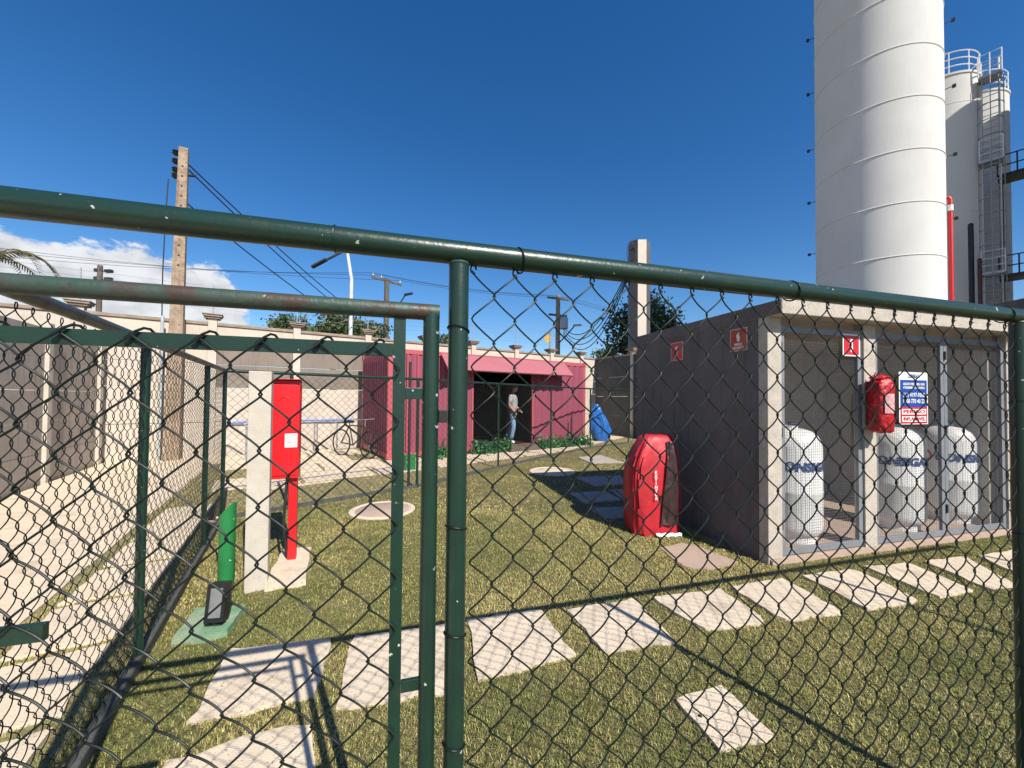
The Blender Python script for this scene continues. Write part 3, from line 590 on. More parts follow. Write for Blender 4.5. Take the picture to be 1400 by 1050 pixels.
for a, b in ((cols[0][1]+0.004, cols[1][0]-0.004), (cols[1][1]+0.004, sx(1294.5)-0.002), (sx(1294.5)+0.002, cols[2][0]-0.004)):
    fw_ = 0.026
    d0 = MB().bar(p3(bp(a+fw_/1, 0.035), zd0), p3(bp(a+fw_, 0.035), zd1), BU3*fw_, BV3*0.015).build('door', GREYF, shed, bevel=0.002)
    MB().bar(p3(bp(b-fw_, 0.035), zd0), p3(bp(b-fw_, 0.035), zd1), BU3*fw_, BV3*0.015).build('door_stile', GREYF, d0, bevel=0.002)
    for z in (zd0+0.035, zd1-0.03): MB().bar(p3(bp(a+2*fw_, 0.035), z), p3(bp(b-2*fw_, 0.035), z), (0, 0, 0.03), BV3*0.0145).build('door_rail', GREYF, d0, bevel=0.002)
    welded(bp(a+2*fw_, 0.042), bp(b-2*fw_, 0.042), zd0+0.06, zd1-0.06, 'wire_mesh', d0)
    for z in (0.35, 1.2, 2.0): MB().tube([p3(bp(a+0.004, 0.012), z-0.045), p3(bp(a+0.004, 0.012), z+0.045)], 0.011, 8).build('hinge', DARKM, d0)
# cylinders
def tank(px, dep, label, turn, Hh=1.20, rad=0.275):
    base = onp(px, 735, bp(0, dep), BU)[:2]; c = p3(base, 0.05); t = thing('gas_cylinder', label, 'gas cylinder', c, 'white gas cylinders in the shed')
    prof = [(0.19, 0.055), (0.24, 0.075), (0.268, 0.115), (rad, 0.17), (rad, 0.5), (rad+0.002, 0.505), (rad+0.002, 0.52), (rad, 0.525), (rad, Hh-0.24), (0.266, Hh-0.18), (0.238, Hh-0.12), (0.19, Hh-0.075), (0.12, Hh-0.05), (0.05, Hh-0.045)]
    body = MB().lathe(prof, c, 40).build('body', TANK, t, smooth=True)
    MB().lathe([(0.215, 0.0), (0.222, 0.0), (0.222, 0.085), (0.205, 0.085)], c, 30).build('foot_ring', TANK, t, smooth=True)
    MB().lathe([(0.07, Hh-0.05), (0.072, Hh-0.02), (0.06, Hh-0.018), (0.058, Hh-0.045)], c, 22).build('valve_collar', TANK, t, smooth=True)
    MB().tube([c+(0, 0, Hh-0.05), c+(0, 0, Hh+0.03)], 0.02, 10).tube([c+(0, 0, Hh+0.0), c+(0.06, -0.02, Hh+0.0)], 0.013, 8).build('valve', DARKM, t, smooth=True)
    V, Fc = text_mesh('CONSIGAZ', 0.12, 0.008, 0.15, align='LEFT'); V[:, 0] += 0.13
    toc = math.atan2(-base[1], -base[0])
    ang = toc+turn+V[:, 0]/(rad+0.001)
    W = np.stack([c[0]+(rad+0.0025)*np.cos(ang), c[1]+(rad+0.0025)*np.sin(ang), c[2]+0.775+V[:, 1]], 1)
    MB().add(W, Fc).build('lettering', BLUEL, body)
    th = np.linspace(0, 2*math.pi, 21)[:-1]; W = []
    for rr_ in (0.052, 0.030):
        for q in th:
            a_ = toc+turn+(0.06+rr_*math.cos(q)*0.95)/(rad); W.append((c[0]+(rad+0.003)*math.cos(a_), c[1]+(rad+0.003)*math.sin(a_), c[2]+0.785+rr_*1.15*math.sin(q)*(1.25 if math.sin(q) > 0 else 1)))
    MB().add(W, [(j, (j+1) % 20, 20+(j+1) % 20, 20+j) for j in range(20)]).build('emblem', REDS, body)
tank(1081, 0.42, 'white gas cylinder alone behind the left mesh door', -1.0)
tank(1222, 0.42, 'white gas cylinder just right of the middle pillar, below the hanging red bag', -1.3)
tank(1296, 0.46, 'white gas cylinder with red emblem showing, behind the door joint', -0.85)
# hanging red bag
e1 = BU; hb0 = bp(along(1204, bp(0, -0.11), BU, 552), -0.11)
bag = thing('bagged_extinguisher', 'fire extinguisher in a wrinkled red bag hung on the middle pillar', 'extinguisher', p3(hb0, 1.28))
zt, zb_ = hz(1203, 514, hb0, BU), hz(1203, 591, hb0, BU); VV = []; nn_ = 36
pr = [(0, 0.07), (0.04, 0.098), (0.2, 0.104), (0.5, 0.106), (0.78, 0.106), (0.88, 0.100), (0.93, 0.075), (0.965, 0.088), (1.0, 0.06)]
for f, r_ in pr:
    for k in range(nn_):
        t = 2*math.pi*k/nn_; q = r_*(1+0.05*math.sin(5*t+9*f)+0.05*math.sin(11*t-17*f)+0.03*math.sin(19*t+31*f))
        VV.append(p3(hb0+BU*q*math.cos(t)+BV*q*0.85*math.sin(t), zb_+(zt-zb_)*f+0.008*math.sin(3*t+f*20)))
m = len(pr); bb = MB().add(VV, [(i*nn_+j, i*nn_+(j+1) % nn_, (i+1)*nn_+(j+1) % nn_, (i+1)*nn_+j) for i in range(m-1) for j in range(nn_)]+[tuple(range(nn_-1, -1, -1)), tuple(range((m-1)*nn_, m*nn_))]).build('bag', REDB, bag, smooth=True)
wl = []
for f in (0.34, 0.46, 0.58, 0.68):
    for k in range(7):
        t = R(-128+k*9); wl.append(p3(hb0+BU*0.112*math.cos(t)+BV*0.098*math.sin(t), zb_+(zt-zb_)*f))
lab = MB().add(wl, [(i*7+j, i*7+j+1, (i+1)*7+j+1, (i+1)*7+j) for i in range(3) for j in range(6)]).build('printed_label', pmat('label_print', (0.62, 0.50, 0.50), (0.5, 0.12, 0.14), 40, rough=0.4), bb, smooth=True)
MB().bar(p3(hb0+BV*0.095, zb_+0.05), p3(hb0+BV*0.095, zt-0.05), BU3*0.025, BV3*0.008).build('bracket', DARKM, bag)
MB().tube([p3(hb0, zt-0.01), p3(hb0+BU*0.01, zt+0.015), p3(hb0+BV*0.04, zt+0.03), p3(hb0+BV*0.09, zt-0.06)], 0.006, 6).build('strap', REDV, bag, smooth=True)
# signs on the shed front
def sign_f(x0, y0, x1, y1, d, name, label, mat, th=0.004):
    pl = bp(0, d); a = onp(x0, (y0+y1)/2, pl, BU); b = onp(x1, (y0+y1)/2, pl, BU); xm = (x0+x1)/2
    z1, z0 = hz(xm, y0, pl, BU), hz(xm, y1, pl, BU); c = (a+b)/2; c = np.array([c[0], c[1], (z0+z1)/2]); hw = np.linalg.norm((b-a)[:2])/2
    t = thing(name, label, 'sign', c); MB().obox(c, BU3*hw, BV3*th/2, (0, 0, (z1-z0)/2)).build('plate', mat, t)
    return t, c-BV3*th/2, hw, (z1-z0)/2
EXS = [(-.22, -1), (.22, -1), (.22, .35), (.12, .55), (.12, .68), (.42, .62), (.42, .74), (.05, .9), (-.12, .9), (-.42, .55), (-.5, .1), (-.38, .1), (-.3, .5), (-.22, .42)]
FLM = [(-.1, -.9), (.15, -.9), (.3, -.5), (.42, 0), (.2, .2), (.25, .55), (0, .95), (-.1, .45), (-.3, .6), (-.42, .1), (-.3, -.4)]
def glyph(poly, c, ux, uz, nrm, s, name, mat, parent):
    c, ux, nrm = np.asarray(c, float), np.asarray(ux, float), np.asarray(nrm, float)
    MB().add([c+ux*x*s+np.array([0, 0, y*s])+nrm*0.004 for x, y in poly], [tuple(range(len(poly)))]).build(name, mat, parent)
def frame_plate(c, ux, nrm, hw, hh, mat, parent, m=0.88):
    return MB().obox(c+nrm*0.001, ux*hw*m, nrm*0.001, (0, 0, hh*m)).build('printed_field', mat, parent)
t, c, hw, hh = sign_f(1152, 457, 1175, 487, 0.012, 'extinguisher_sign', 'small red extinguisher sign with white border on the left mesh door', WHITE)
frame_plate(c, BU3, -BV3, hw, hh, REDS, t); glyph(EXS, c-(0, 0, 0.0), BU3, None, -BV3, hh*0.62, 'extinguisher_symbol', LITW, t)
t, c, hw, hh = sign_f(1229, 509, 1268, 580, 0.010, 'supplier_sign', 'white, blue and red gas supplier notice on the middle mesh door', WHITE)
MB().obox(c-BV3*0.001+(0, 0, hh*0.18), BU3*hw*0.93, BV3*0.001, (0, 0, hh*0.52)).build('blue_field', BLUES, t)
MB().obox(c-BV3*0.001-(0, 0, hh*0.655), BU3*hw*0.93, BV3*0.001, (0, 0, hh*0.315)).build('red_field', REDS, t)
for k, (y, hgt) in enumerate(((-0.52, 0.105), (-0.80, 0.105))): MB().obox(c-BV3*0.0025+(0, 0, hh*y), BU3*hw*0.84, BV3*0.0008, (0, 0, hh*hgt)).build('white_strip', LITW, t)
for body, y, sz, mt, o in (('CONSIGAZ', 0.84, 0.055, BLUEL, 0), ('LIGUE E PEÇA SEU GÁS', 0.54, 0.032, LITW, 1), ('ATENDIMENTO 24 HORAS', 0.40, 0.032, LITW, 1), ('(11) 4197-9300', 0.12, 0.06, LITW, 1), ('0800 770 40 22', -0.12, 0.06, LITW, 1), ('PERIGO', -0.52, 0.05, REDS, 2), ('INFLAMÁVEL', -0.80, 0.05, REDS, 2)):
    letters('lettering', body, sz, c-BV3*(0.0018*o+0.0006)+(0, 0, hh*y), BU3, (0, 0, 1), -BV3, mt, t, bold=0.0012, width=hw*(1.5 if o else 0.8))
# signs on the shaded end wall
def sign_s(x0, x1, yt, yb, name, label, mat, mat2, poly, lines=0):
    pl = bp(-0.006, 0); a = onp(x0, (yt+yb)/2, pl, BV); b = onp(x1, (yt+yb)/2, pl, BV); xm = (x0+x1)/2
    z1, z0 = hz(xm, yt, pl, BV), hz(xm, yb, pl, BV); c = (a+b)/2; c[2] = (z0+z1)/2; hw = np.linalg.norm((b-a)[:2])/2; hh = (z1-z0)/2
    t = thing(name, label, 'sign', c); MB().obox(c, BV3*hw, BU3*0.003, (0, 0, hh)).build('plate', pmat('sign_border', (0.62, 0.42, 0.36), rough=0.5), t)
    nr = -BU3; c2 = c+nr*0.003; MB().obox(c2+nr*0.001, BV3*hw*0.88, BU3*0.001, (0, 0, hh*0.9)).build('printed_field', mat2, t)
    glyph(poly, c2+(0, 0, hh*0.25 if lines else 0), -BV3, None, nr, hh*(0.48 if lines else 0.62), 'symbol', LITW, t)
    if lines:
        letters('lettering', 'PERIGO', hh*0.3, c2+nr*0.0025-(0, 0, hh*0.42), -BV3, (0, 0, 1), nr, LITW, t, bold=0.001, width=hw*0.9)
        letters('lettering', 'INFLAMÁVEL', hh*0.3, c2+nr*0.0025-(0, 0, hh*0.72), -BV3, (0, 0, 1), nr, LITW, t, bold=0.001, width=hw*1.4)
sign_s(917.5, 934, 468, 493, 'extinguisher_sign', 'small dark red extinguisher sign on the shaded shed wall', WHITE, REDS, EXS)
sign_s(998.5, 1022, 449, 480, 'flammable_sign', 'orange red flame warning sign on the shaded shed wall', WHITE, REDS2, FLM, 1)
# ================================================================== BOUNDARY WALLS
bw = thing('back_wall', 'long cream boundary wall with capped pilasters behind the container', 'wall', p3(W0, 0))
WH = 3.22
wl0 = along(8, W0, CD, 500); wl1 = float((WCR-W0)@CD)
pil = [along(x, W0, CD, 480) for x in (106, 290, 405.5, 503, 582, 647, 706, 754, 795)]
edges = [wl0-2.0]+pil+[wl1]
tband = along(297, W0, CD, 500)
for i in range(len(edges)-1):
    a, b = edges[i]+0.09, edges[i+1]-0.09
    if i == len(edges)-2: b = edges[i+1]
    for z0, z1, band in ((-0.1, 0.84, 0), (0.85, 1.69, 0), (1.70, 2.27, 1), (2.28, 2.84, 1), (2.85, WH, 0)):
        mt = TAUPE if (band and edges[i] > tband-0.3 and edges[i] < along(480, W0, CD, 500)) else CREAM
        MB().wall(W0+CD*a, W0+CD*b, z0, z1-0.004, 0.09, 1).build('panel', mt, bw, bevel=0.006)
    MB().wall(W0+CD*a-CN*0.035, W0+CD*b-CN*0.035, WH, WH+0.075, 0.16, 1).build('coping', COPE, bw, bevel=0.01)
for s in pil:
    c = W0+CD*s
    pl = MB().wall(c-CD*0.088, c+CD*0.088, -0.1, WH+0.16, 0.20, 0.45).build('pilaster', CREAM, bw, bevel=0.008)
    cc = p3(c+CN*0.045, 0)
    m_ = MB()
    for z0, z1, h in ((WH+0.16, WH+0.205, 0.15), (WH+0.2055, WH+0.25, 0.185), (WH+0.2505, WH+0.275, 0.205)): m_.bar(cc+(0, 0, z0), cc+(0, 0, z1), p3(CD, 0)*h, p3(CN, 0)*h)
    m_.build('capital', COPE, pl, bevel=0.006)
    MB().tube([cc+(0, 0, WH+0.27), cc+(0, 0, WH+1.0)], 0.012, 6).build('wire_bracket', GALV, pl)
for z in np.linspace(WH+0.42, WH+0.95, 5):
    MB().tube([p3(W0+CD*s+CN*0.045, z-0.015*math.sin(k*1.7)) for k, s in enumerate(np.linspace(wl0-1, wl1, 14))], 0.0028, 4).build('electric_wire', GALV, bw)
s = along(230, W0-CN*0.5, CD, 500)
# left wall of stacked concrete planks
lw = thing('plank_wall', 'grey wall of stacked concrete planks and posts on the far left', 'wall', p3(LW, 0))
LH = 2.62; sA = float((WCL-LW)@LD)
lpx = [along(62, LW, LD, 560)]; step = 2.0
posts = [lpx[0]+step*k for k in range(-3, 3) if lpx[0]+step*k < sA-0.3]
ed = [posts[0]-step]+posts+[sA-0.02]
for i in range(len(ed)-1):
    a, b = LW+LD*(ed[i]+0.075), LW+LD*(ed[i+1]-(0.075 if i < len(ed)-2 else 0))
    for k in range(5):
        MB().wall(a, b, k*0.52+0.003, (k+1)*0.52-0.004, 0.045, 1).build('plank', WALLG, lw, bevel=0.006)
for s in posts:
    MB().prism([LW+LD*(s-0.072)-LO*0.055, LW+LD*(s+0.072)-LO*0.055, LW+LD*(s+0.072)+LO*0.085, LW+LD*(s-0.072)+LO*0.085], -0.1, LH+0.06).build('post', POSTC, lw, bevel=0.008)
# right wall, shaded
rw = thing('dark_side_wall', 'shaded grey boundary wall between the container and the gas shed', 'wall', p3(WCR, 0))
rd = -LD; rl_ = 9.0
for k in range(4):
    a, b = WCR+rd*(0.02+k*2.2), WCR+rd*(0.02+k*2.2+2.06)
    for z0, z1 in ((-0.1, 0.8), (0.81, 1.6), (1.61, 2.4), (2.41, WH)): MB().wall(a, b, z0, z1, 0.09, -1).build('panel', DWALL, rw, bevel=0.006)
    MB().wall(b, b+rd*0.136, -0.1, WH+0.16, 0.2, -0.5).build('pilaster', CREAM, rw, bevel=0.006)
    m_ = MB(); c = b+rd*0.07+np.array([-rd[1], rd[0]])*-0.05
    for z0, z1, h in ((WH+0.16, WH+0.205, 0.14), (WH+0.2055, WH+0.25, 0.175), (WH+0.2505, WH+0.275, 0.195)): m_.bar(p3(c, z0), p3(c, z1), p3(rd, 0)*h, p3([-rd[1], rd[0]], 0)*h)
    m_.build('capital', COPE, rw)
    MB().wall(a, b, WH+0.001, WH+0.07, 0.15, -0.8).build('coping', COPE, rw)
# ================================================================== CONTAINER
ct = thing('shipping_container', 'pinkish red corrugated shipping container with open hatch against the back wall', 'container', p3(CA, 0))
CW, CH = 2.44, 2.66
def ck(a, b, z): return p3(CA+CD*a+CN*b, z)
CD3, CN3 = p3(CD, 0), p3(CN, 0)
def corr(p, q, z0, z1, nrm, name, parent, pitch=0.27, dep=0.036, mat=CONT):
    p, q = np.array(p), np.array(q); Ln = np.linalg.norm(q-p); d = (q-p)/Ln; n = max(1, int(round(Ln/pitch))); pp = Ln/n; xs = []; ds = []
    for k in range(n):
        for f, e in ((0.0, 0), (0.26, 0), (0.5, 1), (0.76, 1)): xs.append((k+f)*pp); ds.append(e*dep)
    xs.append(Ln); ds.append(0); nr = np.array(nrm[:2]); V = []
    for th in (0, 0.004):
        for z in (z0, z1): V += [p3(p+d*x-nr*(e+th), z) for x, e in zip(xs, ds)]
    m = len(xs); Fc = [(i, i+1, m+i+1, m+i) for i in range(m-1)]+[(2*m+i, 3*m+i, 3*m+i+1, 2*m+i+1) for i in range(m-1)]
    Fc += [(i, 2*m+i, 2*m+i+1, i+1) for i in range(m-1)]+[(m+i, m+i+1, 3*m+i+1, 3*m+i) for i in range(m-1)]
    return MB().add(V, Fc).build(name, mat, parent)
oa, ob_ = along(645, CA, CD, 560), along(729, CA, CD, 560); fz0, fz1 = 0.17, CH-0.12
oz1 = 2.22
corr(CA+CD*0.09, CA+CD*oa, fz0, fz1, -CN, 'front_panel', ct)
corr(CA+CD*ob_, CA+CD*(CL-0.09), fz0, fz1, -CN, 'front_panel', ct)
corr(CA+CD*oa, CA+CD*ob_, oz1, fz1, -CN, 'front_panel', ct)
corr(CA+CN*(CW-0.09), CA+CN*0.09, fz0, fz1, -CD, 'end_panel', ct, 0.2, 0.045)
corr(CB+CN*0.09, CB+CN*(CW-0.09), fz0, fz1, CD, 'end_panel', ct, 0.2, 0.045)
corr(CA+CD*(CL-0.09)+CN*CW, CA+CD*0.09+CN*CW, fz0, fz1, CN, 'rear_panel', ct)
for a in (0.05, CL-0.05):
    for b in (0.05, CW-0.05):
        MB().bar(ck(a, b, 0.03), ck(a, b, CH), CD3*0.052, CN3*0.052).build('corner_post', CONTF, ct, bevel=0.006)
        for z in (0.09, CH-0.055): MB().bar(ck(a, b, z-0.06), ck(a, b, z+0.06), CD3*0.066, CN3*0.066).build('corner_casting', CONTF, ct, bevel=0.008)
for b in (0.05, CW-0.05):
    for z in (0.11, CH-0.06): MB().bar(ck(0.115, b, z), ck(CL-0.115, b, z), CN3*0.04, (0, 0, 0.055)).build('side_rail', CONTF, ct, bevel=0.004)
for a in (0.05, CL-0.05):
    for z in (0.11, CH-0.06): MB().bar(ck(a, 0.115, z), ck(a, CW-0.115, z), CD3*0.04, (0, 0, 0.055)).build('end_rail', CONTF, ct, bevel=0.004)
MB().bar(ck(0.1, CW/2, CH-0.02), ck(CL-0.1, CW/2, CH-0.02), CN3*(CW/2-0.1), (0, 0, 0.012)).build('roof', CONT, ct)
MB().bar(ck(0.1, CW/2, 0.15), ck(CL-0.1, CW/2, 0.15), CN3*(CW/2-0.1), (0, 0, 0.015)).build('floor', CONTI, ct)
MB().bar(ck(oa-0.3, CW-0.2, 1.3), ck(ob_+0.5, CW-0.2, 1.3), CN3*0.02, (0, 0, 1.1)).build('inner_dark_sheet', CONTI, ct)  # black sheets added to stand for the unlit interior
for a in (oa-0.02, ob_+0.02): MB().bar(ck(a, 0.6, 0.17), ck(a, 0.6, CH-0.14), CD3*0.012, CN3*0.5).build('inner_dark_sheet', CONTI, ct)
for a in (oa+0.02, ob_-0.02): MB().bar(ck(a, 0.02, fz0), ck(a, 0.02, oz1), CD3*0.025, CN3*0.03).build('hatch_jamb', CONTF, ct)
a0, a1 = along(602, CA, CD, 495), along(770, CA, CD, 495)
v0, v1 = np.array(ck(a0, -0.03, 2.60)), np.array(ck(a1, -0.03, 2.60)); dn = -CN3*0.44+np.array([0, 0, -0.42])
aw = MB().obox((v0+v1)/2+dn/2, (v1-v0)/2, dn/2, unit(np.cross(CD3, dn))*0.022).build('awning', AWN, ct, bevel=0.004)
for a in (a0+0.05, a1-0.05): MB().tube([ck(a, -0.02, 1.75), ck(a, -0.40, 2.17)], 0.014, 8).build('stay', DARKM, aw)
for x in (556, 570, 590):
    a = along(x, CA, CD, 560)
    rod = MB().tube([ck(a, -0.03, 0.2), ck(a, -0.03, CH-0.1)], 0.02, 8).build('lock_rod', CONTF, ct, smooth=True)
MB().tube([ck(along(778, CA, CD, 580), -0.1, 0), ck(along(778, CA, CD, 580), -0.1, 0.85)], 0.022, 8).build('tap_pipe', DARKM, ct)
# step at the hatch
stp = MB().bar(ck(along(688, CA, CD, 600), -0.2, 0.085), ck(along(728, CA, CD, 600), -0.2, 0.085), CN3*0.17, (0, 0, 0.08))
tag(stp.build('wooden_step', WOODP, None, origin=ck(along(708, CA, CD, 600), -0.2, 0), bevel=0.006), 'low weathered step in front of the container hatch', 'step')
gbx = thing('green_box', 'bright green box at the foot of the far fence gate post', 'box', p3(G(559, 643)[:2], 0))
c = G(559, 643)[:2]; MB().bar(p3(c, 0.0), p3(c, 0.30), CD3*0.11, CN3*0.09).build('case', BRGREEN, gbx, bevel=0.008); MB().bar(p3(c, 0.302), p3(c, 0.325), CD3*0.118, CN3*0.098).build('lid', BRGREEN, gbx, bevel=0.005)
# ---- person at the hatch
def skin(name, pts, edges, rad, mat, parent, root=0, sub=2):
    o = ORG[parent.name]; me = bpy.data.meshes.new(name); me.from_pydata([tuple(np.array(p)-o) for p in pts], edges, []); me.update()
    ob = bpy.data.objects.new(name, me); COL.objects.link(ob); ob.parent = parent; ORG[ob.name] = o; me.materials.append(mat)
    md = ob.modifiers.new('skin', 'SKIN'); md.use_smooth_shade = True
    for i, r_ in enumerate(rad):
        sv = me.skin_vertices[0].data[i]; sv.radius = (r_, r_) if np.isscalar(r_) else r_; sv.use_root = (i == root)
    ob.modifiers.new('sub', 'SUBSURF').levels = sub; ob.modifiers['sub'].render_levels = sub
    return ob
pa = along(707, CA, CD, 600); pc = CA+CD*pa+CN*0.22; pz = 0.168
pe = thing('person', 'person in grey top and light blue jeans standing at the container hatch', 'person', p3(pc, pz))
fx = rotz2(R(-20)); sx2 = np.array([-fx[1], fx[0]])
def B(f, s_, z): return p3(pc+fx*f+sx2*s_, pz+z)
J = [B(0, 0, .93), B(0, .02, 1.12), B(-.01, .01, 1.34), B(0, 0, 1.44), B(.02, 0, 1.52), B(.035, 0, 1.62),
     B(0, -.09, .9), B(.06, -.10, .50), B(-.02, -.10, .09), B(.10, -.10, .035), B(0, .09, .9), B(-.08, .10, .50), B(-.24, .10, .11), B(-.14, .10, .04),
     B(-.01, -.17, 1.38), B(-.04, -.22, 1.12), B(.10, -.20, .95), B(-.01, .17, 1.38), B(.0, .21, 1.11), B(.14, .16, .98)]
Eg = [(0, 1), (1, 2), (2, 3), (3, 4), (4, 5), (0, 6), (6, 7), (7, 8), (8, 9), (0, 10), (10, 11), (11, 12), (12, 13), (2, 14), (14, 15), (15, 16), (2, 17), (17, 18), (18, 19)]
Rd = [.125, .11, .125, .06, .058, .075, .085, .055, .04, .035, .085, .055, .04, .035, .05, .042, .03, .05, .042, .03]
bd = skin('body', J, Eg, Rd, SKIN, pe)
skin('jeans', [B(0, 0, .99), J[0], J[6], J[7], B(-.015, -.10, .13), J[10], J[11], B(-.225, .10, .15)], [(0, 1), (1, 2), (2, 3), (3, 4), (1, 5), (5, 6), (6, 7)], [.135, .14, .10, .072, .062, .10, .072, .062], JEANS, pe)
skin('shirt', [B(0, 0, .95), J[1], J[2], B(0, 0, 1.42), J[14], B(-.03, -.21, 1.18), J[17], B(0, .2, 1.18)], [(0, 1), (1, 2), (2, 3), (2, 4), (4, 5), (2, 6), (6, 7)], [.142, .128, .142, .075, .068, .058, .068, .058], SHIRT, pe)
hd = MB()
for nm, mt_, c_, sc_ in (('head', SKIN, B(.045, 0, 1.62), (.095, .075, .115)), ('hair', HAIR, B(.022, 0, 1.66), (.108, .092, .112))):
    V = []; nu, nv = 16, 10
    for j in range(nv+1):
        for i in range(nu):
            ph = math.pi*j/nv; t = 2*math.pi*i/nu; V.append(c_+p3(fx, 0)*sc_[0]*math.sin(ph)*math.cos(t)+p3(sx2, 0)*sc_[1]*math.sin(ph)*math.sin(t)+np.array([0, 0, sc_[2]*math.cos(ph)]))
    MB().add(V, [(j*nu+i, j*nu+(i+1) % nu, (j+1)*nu+(i+1) % nu, (j+1)*nu+i) for j in range(nv) for i in range(nu)]).build(nm, mt_, pe, smooth=True)
MB().add([B(.135, -.015, 1.60), B(.135, .015, 1.60), B(.165, 0, 1.595), B(.135, 0, 1.645)], [(0, 1, 2), (0, 2, 3), (1, 3, 2)]).build('nose', SKIN, pe)
for j0, j1 in ((8, 9), (12, 13)):
    skin('shoe', [J[j0]+np.array([0, 0, -.02]), (J[j0]+J[j1])/2, J[j1]], [(0, 1), (1, 2)], [.05, .048, .042], WHITE, pe)
for jw, jd in ((16, B(.16, -.19, .90)), (19, B(.20, .14, .94))):
    d_ = unit(jd-J[jw]); sd_ = unit(np.cross(d_, (0, 0, 1))); u_ = np.cross(sd_, d_)
    for k in range(5):
        o_ = (k-2)*0.017; L_ = (.075, .088, .092, .085, .06)[k]; s0_ = J[jw]+d_*.045+sd_*o_*.6
        if k == 4: s0_ = J[jw]+d_*.01+sd_*.02
        e_ = s0_+d_*L_*.55+sd_*o_*(.4 if k < 4 else 1.5); MB().tube([s0_, e_, e_+d_*L_*.4-u_*.02], [.009, .0085, .006], 6).build('finger', SKIN, bd, smooth=True)
    skin('palm', [J[jw], J[jw]+d_*.06], [(0, 1)], [(.022, .03), (.018, .036)], SKIN, bd)
# ---- blue tarp by the container end
tb = p3(G(812, 603)[:2], 0)+np.array([0.12, 0, 0]); ntb = thing('blue_tarp', 'crumpled blue tarp bundle hanging at the right end of the container', 'tarp', tb)
VV = []; nn_ = 22; pr = [(0.0, .20), (.15, .30), (.4, .36), (.65, .33), (.9, .26), (1.1, .17), (1.22, .12), (1.3, .05)]
for z, r_ in pr:
    for k in range(nn_):
        t = 2*math.pi*k/nn_; q = r_*(1+.16*math.sin(3*t+z*5)+.12*math.sin(7*t-9*z)); VV.append(tb+np.array([q*math.cos(t)+.12*(1-z), q*math.sin(t)*.7, z+0.02*math.sin(4*t)]))
MB().add(VV, [(i*nn_+j, i*nn_+(j+1) % nn_, (i+1)*nn_+(j+1) % nn_, (i+1)*nn_+j) for i in range(7) for j in range(nn_)]+[tuple(range(7*nn_, 8*nn_)), tuple(range(nn_-1, -1, -1))]).build('sheet', BLUET, ntb, smooth=True)
MB().tube([tb+np.array([.02, -.26, 1.02]), tb+np.array([.16, -.26, 0.6]), tb+np.array([.10, -.25, 0.3])], 0.012, 6).build('cord', DARKM, ntb)
# ---- bicycles, racks, wall rail
def wheel(c, d, r_, parent):
    th = np.linspace(0, 2*math.pi, 29); ty = MB().tube([c+r_*(d*math.cos(t)+np.array([0, 0, math.sin(t)])) for t in th], 0.018, 6, caps=False).build('wheel', RUBBER, parent, smooth=True)
    m = MB()
    for k in range(10): t = k*math.pi/5; m.tube([c, c+(r_-.01)*(d*math.cos(t)+np.array([0, 0, math.sin(t)]))], 0.0025, 4)
    stuff(m.build('spokes', GALV, ty))
def bike(p, d, label, mat):
    d = p3(unit(d), 0); n = np.array([-d[1], d[0], 0]); p = p3(p, 0); t = thing('bicycle', label, 'bicycle', p)
    r_ = 0.32; a, b = p+d*-.5+(0, 0, r_+.018), p+d*.5+(0, 0, r_+.018); bb = p+d*-.06+(0, 0, .3); se = p+d*-.2+(0, 0, .78); he = p+d*.36+(0, 0, .78); hl = p+d*.39+(0, 0, .64)
    for c in (a, b): wheel(c, d, r_, t)
    m = MB()
    for s0, s1 in ((bb, se), (se+(he-se)*0.0, he), (bb, hl), (he, hl), (a, bb), (a, se), (hl, b)): m.tube([s0, s1], 0.016, 7)
    m.build('frame', mat, t, smooth=True)
    MB().bar(se+(0, 0, .10)-d*.12, se+(0, 0, .10)+d*.12, n*.05, (0, 0, .022)).tube([se, se+(0, 0, .1)], .013, 6).build('saddle', BLACK, t, bevel=.01)
    MB().tube([he, he+(0, 0, .16), he+(0, 0, .17)+n*.26+d*.02, he+(0, 0, .17)+n*.3-d*.08], .012, 6).tube([he+(0, 0, .16), he+(0, 0, .17)-n*.26+d*.02, he+(0, 0, .17)-n*.3-d*.08], .012, 6).build('handlebar', GALV, t, smooth=True)
bike(G(486, 626)[:2]+CN*0.1, CD*0.5-CN, 'dark bicycle standing by the left end of the container', DARKM)
for x, lb in ((322, 'steel hoop bike rack left of the concrete post'), (416, 'steel hoop bike rack right of the red cabinet'), (447, 'steel hoop bike rack nearest the container')):
    c = W0-CN*0.75+CD*along(x, W0-CN*0.75, CD, 600); q = unit(CD*0.75-CN*0.65); hw = 0.28
    t = thing('bike_rack', lb, 'bike rack', p3(c, 0), 'hoop racks by the back wall')
    MB().tube([p3(c-q*hw, 0), p3(c-q*hw, .74), p3(c-q*(hw-.03), .80), p3(c-q*(hw-.09), .83), p3(c+q*(hw-.09), .83), p3(c+q*(hw-.03), .80), p3(c+q*hw, .74), p3(c+q*hw, 0)], 0.02, 8).build('hoop', GALV, t, smooth=True)
    for s_ in (-1, 1): MB().lathe([(.05, 0.0), (.05, .012)], p3(c+q*hw*s_, 0.018), 12).build('foot_plate', GALV, t)
br = MB()
br.tube([p3(W0+CD*s-CN*0.08, hz(400, 575, W0, CD)+0.01*math.sin(s*3)) for s in np.linspace(along(312, W0, CD, 575), along(484, W0, CD, 575), 20)], 0.022, 8)
tag(br.build('blue_rail', BLUET, None, smooth=True, origin=p3(W0, 0)), 'blue wall rail running behind the bike racks', 'rail')
